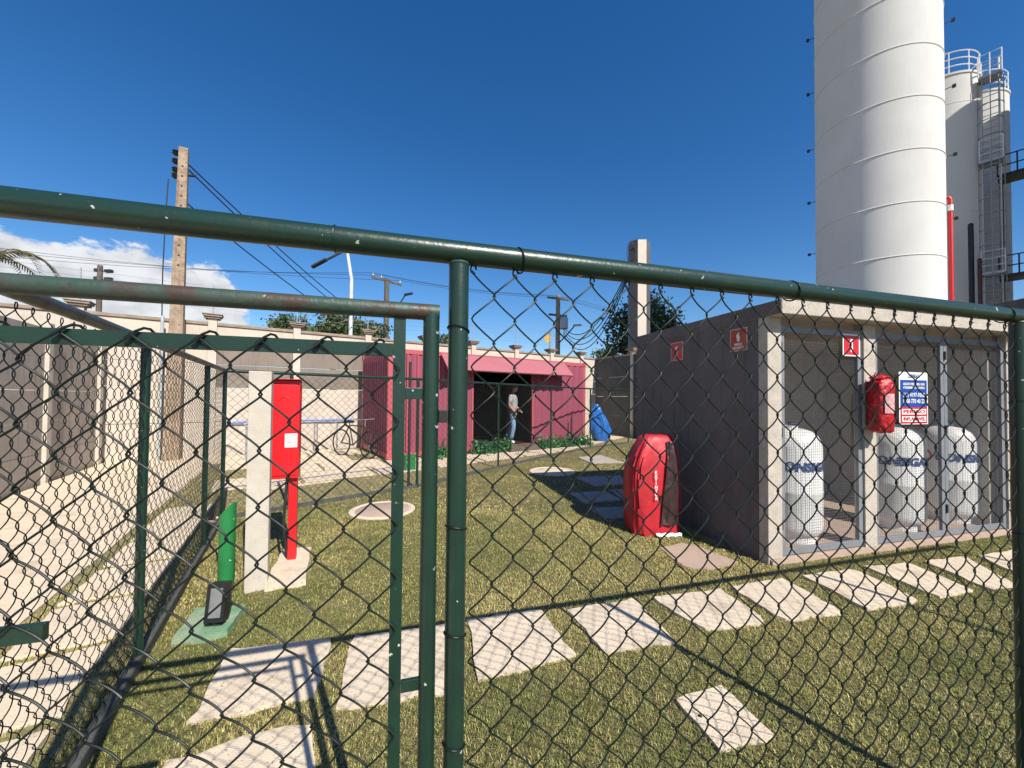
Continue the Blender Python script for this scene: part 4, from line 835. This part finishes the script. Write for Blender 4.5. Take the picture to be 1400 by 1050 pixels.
# ---- plants along the container
def leaves(n, gen, size, rnd, name, mat, parent, colr=(0.6, 1.3)):
    C = gen(n); a = rnd.normal(size=(n, 3)); a /= np.linalg.norm(a, axis=1)[:, None]; b = np.cross(a, rnd.normal(size=(n, 3))); b /= np.linalg.norm(b, axis=1)[:, None]
    s = size*rnd.uniform(0.6, 1.35, (n, 1)); a = a*s; b = b*s*0.45
    V = np.stack([C-a, C+b, C+a, C-b], 1).reshape(-1, 3); col = rnd.uniform(*colr, (n, 1))*(1+rnd.normal(0, 0.08, (n, 3))); col = np.repeat(col, 4, 0)
    return fastmesh(name, V, np.arange(4*n).reshape(-1, 4), mat, parent, cols=np.clip(col, 0.2, 2))
def bush(px, label, hgt=0.26, w_=0.3, off=0.16):
    a = along(px, CA, CD, 612); c = ck(a, -off, 0); t = thing('leafy_plant', label, 'plant', c, 'plants along the container')
    rnd = np.random.default_rng(int(px)); gen = lambda n: c+np.stack([rnd.normal(0, w_*.45, n)*CD[0], rnd.normal(0, w_*.45, n)*CD[1], np.abs(rnd.normal(0, hgt*.5, n))+.02], 1)+p3(CN, 0)*rnd.normal(0, .05, (n, 1))
    o = leaves(260, gen, 0.055, rnd, 'foliage', PLANT, t, (0.55, 1.7)); stuff(o)
    for k in range(3): MB().tube([c, c+p3(CD, 0)*(k-1)*.1+np.array([0, 0, hgt*.8])], .005, 4).build('stem', PLANT, t)
for i, x in enumerate((586, 600, 650, 663, 676, 688)): bush(x, ('green plant at the container foot, seen between the gate bars', 'green plant at the container foot, just left of the fence post', 'green plant right behind the near fence post, left of the hatch', 'green plant below the hatch, second right of the near fence post', 'green plant below the hatch, third right of the near fence post', 'green plant beside the hatch step')[i])
for i, x in enumerate((736, 748, 760, 772, 783, 794)): bush(x, '%s green plant of the row right of the hatch' % ('first', 'second', 'third', 'fourth', 'fifth', 'last')[i], .28)
# ================================================================== SILOS
def cyl(c, r_, z0, z1, n=72): return MB().lathe([(r_, z0), (r_, z1)], p3(c, 0), n)
a0 = (math.atan((1117-700)/FPX)+math.atan((1298-700)/FPX))/2; hs_ = (math.atan((1298-700)/FPX)-math.atan((1117-700)/FPX))/2
SR = 1.8; SD = SR/math.sin(hs_); scn = SD*np.array([math.sin(a0), math.cos(a0)]); SH = 26
silo = thing('large_silo', 'tall white cylindrical silo rising behind the gas shed', 'silo', p3(scn, 0))
cyl(scn, SR, 0, SH, 96).build('shell', SILO, silo, smooth=True)
MB().lathe([(SR, SH), (SR*.5, SH+.5), (.1, SH+.7)], p3(scn, 0), 60).build('cap', SILO, silo, smooth=True)
zs = 1.5+(548-392)/FPX*scn[1]*0.9; k = 0
seam = [hz(1250, y, scn-unit(scn)*SR, (unit(scn)[1], -unit(scn)[0])) for y in (345, 272, 200, 127, 52, -22)]
dz = (seam[-1]-seam[0])/5
for z in [seam[0]-dz*2, seam[0]-dz]+[seam[0]+dz*i for i in range(11)]:
    th = np.linspace(0, 2*math.pi, 91); MB().tube([p3(scn+SR*rotz2(t), z) for t in th], 0.022, 5, caps=False).build('weld_seam', SILO, silo, smooth=True)
left = unit(scn); perp = np.array([-left[1], left[0]])
for s_, ys in ((1, (50, 125, 203, 275, 346)), (-1, (30, 120, 213, 300))):
    for y in ys:
        x = 1117 if s_ > 0 else 1298; e = scn+perp*s_*SR; z = hz(x, y, e, left[::-1]*np.array([1, -1]))
        d = p3(perp*s_*0.9-left*0.3, -0.12); q = p3(e, z); st_ = MB().tube([q-d*0.1, q+d*0.2], 0.012, 6).obox(q+d*0.24, d*0.05, p3(left, 0)*0.045, (0, 0, 0.045)); st_.build('bracket', DARKM, silo)
rp0 = scn-perp*(SR+0.075)-left*0.2
zt = hz(1303, 268, rp0, (perp[0], perp[1])); pp_ = MB().tube([p3(rp0, 0), p3(rp0, zt-0.1), p3(rp0+perp*0.03, zt-0.02), p3(rp0+perp*0.15, zt)], 0.058, 12).build('red_pipe', RED, silo, smooth=True)
MB().tube([p3(rp0, zt-0.5), p3(rp0, zt-0.3)], 0.075, 12).build('pipe_collar', WHITE, pp_, smooth=True)
def small_silo(ang_r, D_, r_, ytop, label):
    hs2 = math.asin(r_/D_); a_ = ang_r-hs2; c = D_*np.array([math.sin(a_), math.cos(a_)]); l_ = unit(c); pq = np.array([-l_[1], l_[0]])
    xr = 700+FPX*math.tan(a_+hs2*0.5); H_ = hz(xr, ytop, c-l_*r_, pq)
    t = thing('silo', label, 'silo', p3(c, 0), 'smaller white silos'); cyl(c, r_, 0, H_, 64).build('shell', SILO, t, smooth=True)
    MB().lathe([(r_*1.01, H_-.12), (r_*1.03, H_-.1), (r_*1.03, H_), (r_*.9, H_+.05), (.05, H_+.35)], p3(c, 0), 64).build('cap', SILO, t, smooth=True)
    th = np.linspace(0, 2*math.pi, 49)
    for z in (.35, .7, 1.05): MB().tube([p3(c+r_*.98*rotz2(q), H_+z) for q in th], .025, 6, caps=False).build('guard_rail', WHITE, t, smooth=True)
    for q in np.linspace(0, 2*math.pi, 13)[:-1]: MB().tube([p3(c+r_*.98*rotz2(q), H_), p3(c+r_*.98*rotz2(q), H_+1.06)], .025, 6).build('guard_post', WHITE, t)
    for z in np.arange(1.8, H_-1, 1.8): MB().tube([p3(c+r_*rotz2(q), z) for q in th], .014, 4, caps=False).build('weld_seam', SILO, t, smooth=True)
    return t, c, H_, l_, pq
s2, c2, H2, l2, q2 = small_silo(math.atan((1349-700)/FPX), 30, 1.55, 92, 'shorter white silo with roof railing, partly behind the large silo')
s3, c3, H3, l3, q3 = small_silo(math.atan((1388-700)/FPX), 33.5, 1.5, 117, 'white silo at the right edge behind the caged ladder')
# ladder tower between the two
lc = l2*30.2*1.0; la = math.atan((1361-700)/FPX); lb = 29.6*np.array([math.sin(la), math.cos(la)]); ll = unit(lb); lq = np.array([ll[1], -ll[0]])
lad = thing('caged_ladder', 'grey caged ladder with landings between the two smaller silos', 'ladder', p3(lb, 0))
LT = hz(1364, 78, lb, lq); z_l = [hz(1364, y, lb, lq) for y in (375, 222, 106)]
for s_ in (-.28, .28): MB().tube([p3(lb+lq*s_, 0), p3(lb+lq*s_, LT)], .035, 6).build('stringer', WHITE, lad)
m_ = MB()
for z in np.arange(.4, LT, .32): m_.tube([p3(lb-lq*.28, z), p3(lb+lq*.28, z)], .018, 5)
stuff(m_.build('rungs', GALV, lad))
m_ = MB()
for z in np.arange(3.0, LT-1, .75):
    m_.tube([p3(lb+lq*.42*math.cos(t)-ll*(.1+.55*math.sin(t)), z) for t in np.linspace(0, math.pi, 10)], .02, 5)
for t in np.linspace(.3, math.pi-.3, 5): m_.tube([p3(lb+lq*.42*math.cos(t)-ll*(.1+.55*math.sin(t)), 3), p3(lb+lq*.42*math.cos(t)-ll*(.1+.55*math.sin(t)), LT-1)], .018, 5)
stuff(m_.build('cage', GALV, lad))
for z in z_l:
    pl = MB().obox(p3(lb-ll*.2, z), p3(lq, 0)*.36, p3(ll, 0)*.4, (0, 0, .06)).build('landing', GALV, lad)
    for h_ in (.35, .7, 1.05): MB().tube([p3(lb+lq*.36+ll*.2, z+h_), p3(lb+lq*.36-ll*.6, z+h_), p3(lb-lq*.36-ll*.6, z+h_), p3(lb-lq*.36+ll*.2, z+h_)], .025, 6).build('guard_rail', WHITE, pl)
    for u_, w2 in ((.36, .6), (0, .6), (-.36, .6)): MB().tube([p3(lb+lq*u_-ll*w2, z), p3(lb+lq*u_-ll*w2, z+1.06)], .025, 6).build('guard_post', WHITE, pl)
for x, y0, r_, mt, D2, nm, lb_ in ((1331, 305, .095, DARKM, 27.9, 'black_pipe', 'black vertical pipe in front of the shorter silo'), (1342.5, 353, .07, pmat('maroon_paint', (.09, .02, .02), rough=.5), 27.6, 'maroon_pipe', 'thin maroon pipe beside the black pipe')):
    a_ = math.atan((x-700)/FPX); c = D2*np.array([math.sin(a_), math.cos(a_)]); z = hz(x, y0, c, (c[1]/D2, -c[0]/D2))
    tag(MB().tube([p3(c, 0), p3(c, z-.2), p3(c+unit(c)*.03, z-.05), p3(c+unit(c)*.2, z)], r_, 12).build(nm, mt, None, smooth=True, origin=p3(c, 0)), lb_, 'pipe')
# side catwalk at right edge
a_ = math.atan((1397-700)/FPX); cwp = 31*np.array([math.sin(a_), math.cos(a_)]); cq = np.array([cwp[1], -cwp[0]])/31
cw = thing('catwalk', 'dark steel catwalk levels at the right edge beside the silos', 'catwalk', p3(cwp, 0))
for y in (238, 377):
    z = hz(1397, y, cwp, cq); pl = MB().obox(p3(cwp+cq*.5, z), p3(cq, 0)*1.1, p3(unit(cwp), 0)*.5, (0, 0, .1)).build('deck', DARKM, cw)
    for h_ in (.5, 1.0): MB().tube([p3(cwp+cq*-.6-unit(cwp)*.5, z+h_), p3(cwp+cq*1.6-unit(cwp)*.5, z+h_)], .03, 6).build('guard_rail', DARKM, pl)
    for s_ in (-.6, 0, .6, 1.2): MB().tube([p3(cwp+cq*s_-unit(cwp)*.5, z), p3(cwp+cq*s_-unit(cwp)*.5, z+1.02)], .03, 6).build('guard_post', DARKM, pl)
for s_ in (-.5, 1.5): MB().tube([p3(cwp+cq*s_, 0), p3(cwp+cq*s_, hz(1397, 238, cwp, cq))], .07, 8).build('column', DARKM, cw)
# low roof right of the silo, behind the shed
rA, rB = at(1345, 419, 7.0), at(1420, 406, 6.2)
rf = thing('grey_roof', 'low grey roofed building edge above the fence at the right', 'building', (rA[0], rA[1], 0))
rd_ = unit((rB-rA)[:2]); rn = np.array([-rd_[1], rd_[0]]); zr = rA[2]
MB().bar(p3(rA[:2], zr-.12), p3(rA[:2]+rd_*4.5, zr-.12), p3(rn, 0)*0.0+np.array([.001, 0, 0]), (0, 0, .11)).build('fascia', ROOFG, rf)
MB().prism([rA[:2]-rn*-.02, rA[:2]+rd_*4.5+rn*.02, rA[:2]+rd_*4.5+rn*3, rA[:2]+rn*3], zr-.2, zr).build('roof', ROOFG, rf)
MB().prism([rA[:2]+rd_*.2+rn*.3, rA[:2]+rd_*4.5+rn*.3, rA[:2]+rd_*4.5+rn*2.8, rA[:2]+rd_*.2+rn*2.8], 0, zr-.2).build('wall', GREYC, rf)
# unseen block added beyond the right edge to shade the smaller silos
sdir = np.array([tosun.x, tosun.y]); sdir = unit(sdir); sper = np.array([-sdir[1], sdir[0]])
zsh = hz(1330, 158, c2-l2*1.5, q2); bd_ = 7.0; bcn = c2+sdir*(bd_+2.5); bh = zsh+bd_*math.tan(R(EL))
blk = thing('shade_block', 'unseen pale block added to shade the smaller silos', 'building', p3(bcn, 0))
for i in range(6):
    a_, b_ = bcn+sper*(-5+i*2.2)-sdir*2, bcn+sper*(-5+i*2.2+2.19)-sdir*2
    MB().prism([a_, b_, b_+sdir*4, a_+sdir*4], 0, bh).build('wall_panel', GREYC, blk, bevel=.03)
MB().prism([bcn+sper*-5.1-sdir*2.05, bcn+sper*8.3-sdir*2.05, bcn+sper*8.3+sdir*2.05, bcn+sper*-5.1+sdir*2.05], bh, bh+.15).build('roof', ROOFG, blk)
# ================================================================== STREET BEYOND
def pole_c(p, h_, w0, w1, ang=0.3): 
    e = rotz2(ang); f = np.array([-e[1], e[0]]); m = MB(); V = [p3(p+e*i*w+f*j*w*.8, z) for z, w in ((-.2, w0/2), (h_, w1/2)) for i, j in ((-1, -1), (1, -1), (1, 1), (-1, 1))]
    return m.add(V, [(0, 3, 2, 1), (4, 5, 6, 7), (0, 1, 5, 4), (1, 2, 6, 5), (2, 3, 7, 6), (3, 0, 4, 7)])
pp = W0-CN*0.32+CD*along(235, W0-CN*0.32, CD, 600); ph_ = hz(246, 203, pp, (1, 0))
up1 = thing('utility_pole', 'tall tapered concrete utility pole in front of the cream wall', 'pole', p3(pp, 0))
lean = np.array([0.10, 0.0, 0])
m_ = pole_c(pp, ph_, .31, .17, R(30)); V = m_.v[0]; V[4:] += lean; m_.build('shaft', POLEC, up1, bevel=.01)
for k in range(11):
    z = ph_-.45-k*.23; q = p3(pp, z)+lean*z/ph_; w_ = (.31-(.14)*z/ph_)/2*.8
    d = p3([math.sin(R(30)), -math.cos(R(30))], 0); MB().tube([q+d*(w_-.01), q+d*(w_+.004)], .024, 8).build('bolt_hole', BLACK, up1)
for z in (.12, .32, .52, .66):
    q = p3(pp, ph_-z)+lean; d = p3([-.9, -.2], 0)
    MB().tube([q+d*.06, q+d*.17], .02, 6).lathe([(.04, -.06), (.075, -.025), (.04, 0), (.075, .025), (.04, .06)], q+d*.17, 10).build('insulator', DARKM, up1, smooth=True)
q = p3(pp, ph_-.62)+lean; MB().tube([q, q+np.array([.25, .05, 0])], .03, 8).build('cable_clamp', DARKM, up1)
MB().tube([p3(pp+np.array([-.2, -.05]), ph_-.75), p3(pp+np.array([-.24, -.05]), ph_-1.6), p3(pp+np.array([-.27, -.05]), ph_*.6), p3(pp+np.array([-.24, -.05]), 1.0), p3(pp+np.array([-.2, -.05]), .0)], .012, 6).build('down_cable', CABLE, up1, smooth=True)
MB().tube([p3(pp+np.array([-.2, -.1]), 0), p3(pp+np.array([-.2, -.1]), 3.3)], .03, 8).build('conduit', pmat('conduit_grey', (.45, .5, .52), rough=.5), up1)
def sag(a, b, d, n=20): return [np.array(a)*(1-t)+np.array(b)*t-np.array([0, 0, 4*d*t*(1-t)]) for t in np.linspace(0, 1, n)]
def wire(a, b, d, r_, label): tag(MB().tube(sag(a, b, d), r_, 5).build('overhead_cable', CABLE, None, smooth=True, origin=a), label, 'cable', 'overhead cables')
def tpole(x, ytop, Y, r_, name, label, mat, arms=(), h_extra=0):
    q = at(x, ytop, Y); t = thing(name, label, 'pole', (q[0], q[1], 0)); MB().tube([(q[0], q[1], 0), (q[0], q[1], q[2]/2), q], [r_*1.3, r_*1.15, r_], 10).build('shaft', mat, t, smooth=True); return t, q
t5, q5 = tpole(529, 381, 25, .15, 'street_pole', 'dark street pole with one tilted crossarm above the gate corner', WOODP)
a5 = unit(np.array([.62, .78])); A5, B5 = q5+p3(-a5, 0)*1.0-(0, 0, .35), q5+p3(a5, 0)*1.0+(0, 0, .0)
MB().bar(q5+p3(-a5, 0)*1.1-(0, 0, .15), q5+p3(a5, 0)*1.1-(0, 0, .15), (0, .06, 0), (0, 0, .07)).build('crossarm', WOODP, t5)
for s_ in (-1, -.4, 1): MB().lathe([(.03, 0), (.07, .05), (.04, .12), (.07, .15), (.02, .22)], q5+p3(a5, 0)*s_-(0, 0, .08), 8).build('insulator', GALV, t5)
t6, q6 = tpole(763, 404, 31, .17, 'street_pole', 'pale street pole with transformer seen above the container', POLEC)
a6 = unit(np.array([.9, .4]))
for dz_, w_ in ((.25, 1.0), (1.6, .85)): MB().bar(q6-p3(a6, 0)*w_-(0, 0, dz_), q6+p3(a6, 0)*w_-(0, 0, dz_), (0, .07, 0), (0, 0, .07)).build('crossarm', WOODP, t6)
MB().lathe([(.28, 0), (.33, .04), (.33, .85), (.28, .92)], at(771, 450, 30.7), 16).build('transformer', pmat('transformer_grey', (.5, .52, .54), rough=.5), t6, smooth=True)
for s_ in (-.2, 0, .2): MB().lathe([(.03, 0), (.06, .06), (.03, .12), (.06, .18), (.02, .26)], at(771, 450, 30.7)+np.array([s_, 0, .92]), 8).build('bushing', GALV, t6)
t7, q7 = tpole(137, 363, 24, .13, 'street_pole', 'distant pole with insulators against the cloud on the left', WOODP)
for s_, zz in ((.55, .35), (.55, .85), (-.1, .3), (-.1, .8)): MB().bar(q7+np.array([s_-.2, 0, -zz]), q7+np.array([s_+.2, 0, -zz]), (0, .1, 0), (0, 0, .09)).build('insulator', DARKM, t7)
for s_ in (.35, .85): MB().bar(q7+np.array([0, 0, -s_]), q7+np.array([.6, 0, -s_]), (0, .02, 0), (0, 0, .02)).build('bracket', DARKM, t7)
# street lamps
q = at(474.5, 343, 17.5); t8 = thing('street_lamp', 'bent white street lamp pole behind the wall, its long arm pointing left', 'lamp', (q[0]+.2, q[1], 0)); k1 = at(480.5, 382, 17.5); k2 = at(479, 465, 17.5)
MB().tube([(k2[0], k2[1], 0), k2, k1, q, q+np.array([-.12, 0, .5])], [.11, .09, .08, .07, .06], 10).build('shaft', LAMPW, t8, smooth=True)
e0, e1_ = at(438, 360, 17.3), at(468, 344, 17.4); MB().tube([e0, e1_, q+np.array([-.12, 0, .45])], [.05, .06, .05], 8).build('arm', DARKM, t8, smooth=True)
MB().obox(e0+np.array([-.05, 0, 0]), unit(e1_-e0)*.35, (0, .12, 0), (0, 0, .04)).build('lamp_head', DARKM, t8)
q = at(546, 416, 28); t9 = thing('street_lamp', 'small dark street lamp with curved arm right of the crossarm pole', 'lamp', (q[0], q[1], 0))
MB().tube([(q[0], q[1], 0), q, at(553, 405, 28), at(556, 403, 28)], [.08, .06, .05, .05], 8).build('shaft', DARKM, t9, smooth=True)
MB().obox(at(558.5, 402, 28), (.3, 0, .06), (0, .13, 0), (0, 0, .07)).build('lamp_head', DARKM, t9, bevel=.03)
q = at(783, 452, 30); t10 = thing('street_lamp', 'thin street lamp reaching right from the transformer pole', 'lamp', (q[0], q[1], 0))
MB().tube([at(763, 470, 30.8), at(775, 458, 30.3), at(785, 446, 30)], .05, 6).build('arm', DARKM, t10, smooth=True); MB().obox(at(790, 444.5, 30), (.35, 0, .03), (0, .13, 0), (0, 0, .06)).build('lamp_head', GALV, t10, bevel=.02)
q = at(749, 463, 26); t11 = thing('round_sign', 'small round yellow sign on a thin pole above the wall', 'sign', (q[0], q[1], 0))
MB().tube([(q[0]+.12, q[1], 0), (q[0]+.12, q[1], q[2]+.5)], .04, 8).build('post', GALV, t11); MB().lathe([(.22, -.015), (.22, .015)], (0, 0, 0), 8)
dsc = MB(); th = np.linspace(0, 2*math.pi, 21)[:-1]; dsc.add([q+np.array([.22*math.cos(t), y_, .28*math.sin(t)]) for y_ in (-.02, .02) for t in th], [tuple(range(20)), tuple(range(39, 19, -1))]+[(j, (j+1) % 20, 20+(j+1) % 20, 20+j) for j in range(20)]); dsc.build('disc', pmat('yellow_sign', (.7, .42, .05), rough=.5), t11)
# cables
T1 = p3(pp, ph_)+lean
for (dz_, x1, y1, lb) in ((.38, 486, 428, 'upper overhead cable slanting right from the concrete pole'), (.50, 478, 432, 'middle overhead cable slanting right from the concrete pole'), (1.30, 470, 440, 'lowest overhead cable slanting right from the concrete pole')):
    wire(T1+np.array([.12, 0, -dz_]), at(x1, y1, 17.0), .12, .016, lb)
for i, (yl, s_) in enumerate(((346, 1.), (351, -.4), (358, -1.))):
    a_ = at(-40, yl-12, 22); b_ = q5+p3(a5, 0)*s_+np.array([0, 0, .13]); wire(a_, b_, .35, .012, '%s thin street wire crossing the sky from the left edge to the crossarm pole' % ('top', 'middle', 'lower')[i])
    wire(b_, q6+p3(a6, 0)*s_*.9+np.array([0, 0, -.05]), .3, .012, '%s thin street wire between the crossarm pole and the transformer pole' % ('top', 'middle', 'lower')[i])
    wire(q6+p3(a6, 0)*s_*.9+np.array([0, 0, -.05]), at(1010, 452+i*6, 33), .3, .012, '%s thin street wire running right from the transformer pole' % ('top', 'middle', 'lower')[i])
# totem
tp0 = at(874.5, 329, 20); tb_ = tp0[:2]; th_ = tp0[2]
tot = thing('totem', 'tall beige totem pillar with dark edge and painted side shade rising behind the gas shed', 'totem', p3(tb_, 0))
e = rotz2(R(-4)); f = np.array([-e[1], e[0]])
MB().bar(p3(tb_+e*.08, 0), p3(tb_+e*.08, th_-.02), p3(e, 0)*.22, p3(f, 0)*.2).build('panel', TOTC, tot, bevel=.01)
e_l = unit(np.array([-.75, .66])); 
MB().prism([tb_-e*.145-f*.2, tb_-e*.145+f*.2, tb_-e*.145+f*.2+e_l*.42, tb_-e*.145-f*.19+e_l*.42], 0, th_).build('side_panel', TOTD, tot)  # left face, its shade put into the dark colour
MB().bar(p3(tb_+e*.40, 0), p3(tb_+e*.40, th_-.12), p3(e, 0)*.098, p3(f, 0)*.17).build('side_panel', TOTD, tot, bevel=.01)
cb_ = p3(tb_-e*.42, th_-.7); rg = MB(); th = np.linspace(0, 2*math.pi*2.6, 60); rg.tube([cb_+np.array([.22*math.cos(t)-.05, -.12, .55*math.sin(t)]) for t in th], .018, 5); rg.build('cable_coil', CABLE, tot, smooth=True)
for i in range(4):
    a_ = at(770, 447+i*3.2, 30.6); b_ = cb_+np.array([0, -.1, -.35-.1*i]); wire(a_, b_, 1.9+.22*i, .03, '%s of the thick black cables sagging from the transformer pole to the totem' % ('uppermost', 'second', 'third', 'lowest')[i])
# ---- trees
def tree(x, y, Y, rx, rz, n, name, label, seed, ls=.16, clumps=26, flat=1.0):
    rnd = np.random.default_rng(seed); c = at(x, y, Y); t = thing(name, label, 'tree', (c[0], c[1], 0), 'trees beyond the wall')
    tk = MB().tube([(c[0], c[1], -.1), (c[0]+.1, c[1], c[2]*.35), (c[0], c[1], c[2]*.7), (c[0]+.1, c[1], c[2]+rz*.3)], [.26, .2, .15, .06], 9).build('trunk', BARK, t, smooth=True)
    K = rnd.normal(size=(clumps, 3)); K /= np.linalg.norm(K, axis=1)[:, None]; K *= rnd.uniform(.35, 1.0, (clumps, 1)); K = c+K*np.array([rx, rx*.8, rz])*flat
    for k in range(0, clumps, 3): MB().tube([(c[0], c[1], c[2]*.65), (np.array([c[0], c[1], c[2]*.7])+K[k])/2+np.array([0, 0, .1]), K[k]], [.07, .045, .02], 6).build('limb', BARK, tk, smooth=True)
    def gen(n):
        i = rnd.integers(0, clumps, n); g_ = rnd.normal(size=(n, 3)); return K[i]+g_*np.array([rx, rx, rz])*.17
    stuff(leaves(n, gen, ls, rnd, 'crown', LEAF, t, (.45, 1.8)))
tree(884, 452, 24, 2.15, 2.6, 5200, 'broadleaf_tree', 'large loose leafed tree behind the totem pillar', 3, .15, 34)
tree(455, 447, 23, 1.7, 1.0, 2600, 'broadleaf_tree', 'dense dark tree behind the wall, left of the white lamp pole', 4, .13)
tree(402, 450, 24, 1.4, .75, 1800, 'broadleaf_tree', 'low dark tree crown over the wall above the red cabinet', 5, .13)
tree(505, 458, 25, 1.2, .9, 1500, 'broadleaf_tree', 'small dark tree over the wall, right of the white lamp pole', 6, .13)
tree(620, 470, 34, 1.6, .8, 1200, 'broadleaf_tree', 'small far tree hidden mostly by the near fence post', 8, .16)
tree(828, 494, 22, 1.1, .6, 1300, 'broadleaf_tree', 'low dry brown bush over the shaded wall beside the totem', 9, .1)
# palm
pcn = at(6, 352, 11.5); pm = thing('palm_tree', 'palm with drooping fronds at the left edge', 'palm', (pcn[0]-.35, pcn[1], 0)); pc0 = np.array([pcn[0]-.35, pcn[1], pcn[2]])
MB().tube([(pc0[0], pc0[1], -.1), (pc0[0], pc0[1], pc0[2]*.5), pc0], [.17, .13, .11], 12).build('trunk', BARK, pm, smooth=True)
rnd = random.Random(5)
for k in range(13):
    a_ = k*2*math.pi/13+rnd.uniform(-.2, .2); d = p3(rotz2(a_), 0); ln = rnd.uniform(1.25, 1.75); ri = rnd.uniform(.25, .75); pts = []
    for f in np.linspace(0, 1, 9): pts.append(pc0+d*ln*f*(1-.12*f)+np.array([0, 0, ri*math.sin(f*2.0)*1.0-.75*f*f*ln]))
    m_ = MB().tube(pts, [.022-.018*f for f in np.linspace(0, 1, 9)], 5); s_ = np.cross(d, (0, 0, 1))
    for i in range(1, 9):
        for j in range(3):
            b_ = np.array(pts[i-1])*(1-j/3)+np.array(pts[i])*(j/3)
            for sg in (-1, 1):
                w_ = .34*math.sin(math.pi*(.12+.85*(i+j/3)/9.3)); e_ = b_+s_*sg*w_*.75+d*w_*.5+np.array([0, 0, -.42*w_])
                m_.add([b_-d*.02, b_+d*.02, (b_+e_)/2+d*.022, e_], [(0, 1, 2), (0, 2, 3)])
    m_.build('frond', PALMM, pm)
# ================================================================== GRASS
def grass(n, xr, yr, hgt, wid, seed, hole=True):
    r = np.random.default_rng(seed); x = r.uniform(*xr, n); y = r.uniform(*yr, n)
    keep = (np.abs(x) < y*1.42+.25)
    x, y = x[keep], y[keep]
    k = np.ones(len(x), bool)
    for P in SOLID:
        P = [np.array(q[:2]) for q in P]; c = np.mean(P, 0); P = [c+(q-c)*(1-0.034/max(.08, np.linalg.norm(q-c))) for q in P]
        k &= ~inpoly(x, y, P)
    return x[k], y[k]
LAWN = [fp(tE+3, .02), fp(tL, .02), *[np.array(q) for q in FAR], np.array(FAR[-1])+np.array([6, -3])]
def region(x, y):
    r = inpoly(x, y, LAWN)
    P = np.stack([x, y], 1)-FCN; o = P@LO; s_ = P@LD
    r |= (o > .06) & (o < wpath) & (s_ < sE)
    q = np.stack([x, y], 1)-CA; r |= ((q@CN) > -4.8) & ((q@CN) < 2.6) & (y > 4.5)
    return r
pa_ = []
for n, xr, yr, h_, w_, sd in ((230000, (-3.2, 3.6), (.9, 2.7), .027, .0030, 1), (270000, (-5.2, 5.8), (2.7, 5.2), .028, .0040, 2), (120000, (-8, 8), (5.2, 9.2), .030, .007, 3), (26000, (-8, 9), (9.2, 16), .036, .016, 4)):
    x, y = grass(n, xr, yr, h_, w_, sd); k = region(x, y); pa_.append((x[k], y[k], h_, w_))
X = np.concatenate([p[0] for p in pa_]); Y = np.concatenate([p[1] for p in pa_]); Hh = np.concatenate([np.full(len(p[0]), p[2]) for p in pa_]); Wd = np.concatenate([np.full(len(p[0]), p[3]) for p in pa_])
n = len(X); r = np.random.default_rng(11)
def vnoise(x, y, f, seed):
    rr_ = np.random.default_rng(seed); T = rr_.random((64, 64)); xi, yi = np.floor(x*f).astype(int), np.floor(y*f).astype(int); u, v = x*f-xi, y*f-yi; u = u*u*(3-2*u); v = v*v*(3-2*v)
    g_ = lambda a, b: T[a % 64, b % 64]
    return (g_(xi, yi)*(1-u)+g_(xi+1, yi)*u)*(1-v)+(g_(xi, yi+1)*(1-u)+g_(xi+1, yi+1)*u)*v
pt_ = .5*vnoise(X, Y, 1.1, 1)+.3*vnoise(X, Y, 3.1, 2)+.2*vnoise(X, Y, 9, 3)
cl_ = vnoise(X, Y, 14, 5)*.6+vnoise(X, Y, 31, 6)*.4
hh = Hh*r.uniform(.4, 1.05, n)*(.35+.85*cl_)*(.75+.5*pt_); az_ = r.uniform(0, 2*math.pi, n); ti = r.uniform(.4, 1.9, n)
dx, dy = np.cos(az_), np.sin(az_); wx, wy = -dy*Wd*.5, dx*Wd*.5; z0 = .0
B0 = np.stack([X, Y, np.full(n, 0.0)], 1); Wv = np.stack([wx, wy, np.zeros(n)], 1)
Mid = B0+np.stack([dx*hh*ti*.35, dy*hh*ti*.35, hh*.62], 1); Tip = B0+np.stack([dx*hh*ti, dy*hh*ti, hh*(1.05-.35*ti)], 1)
VV = np.stack([B0-Wv, B0+Wv, Mid+Wv*.8, Mid-Wv*.8, Tip], 1).reshape(-1, 3)
idx = np.arange(n)[:, None]*5; Ft = np.concatenate([idx+np.array([[0, 1, 2]]), idx+np.array([[0, 2, 3]]), idx+np.array([[3, 2, 4]])], 0)
dry = np.clip(r.normal(.0, .30, n)+1.6*(pt_-.24), 0, 1)[:, None]
cg, cy = np.array([.155, .185, .045]), np.array([.50, .41, .165])
colr = (cg*(1-dry)+cy*dry)*r.uniform(.5, 1.5, (n, 1))*(1+r.normal(0, .06, (n, 3))); colr = np.clip(colr, .005, .7)
GR = bpy.data.materials.new('grass_blade'); GR.use_nodes = True; t_ = GR.node_tree; b_ = t_.nodes['Principled BSDF']; an = N(t_, 'ShaderNodeAttribute'); an.attribute_name = 'Col'; L(t_, an.outputs['Color'], b_.inputs['Base Color']); b_.inputs['Roughness'].default_value = .6; b_.inputs['Specular IOR Level'].default_value = .3
gro = fastmesh('grass', VV, Ft, GR, None, cols=np.repeat(colr, 5, 0)); tag(gro, 'short dry yellowish green grass covering the lawn', 'grass', kind='stuff')
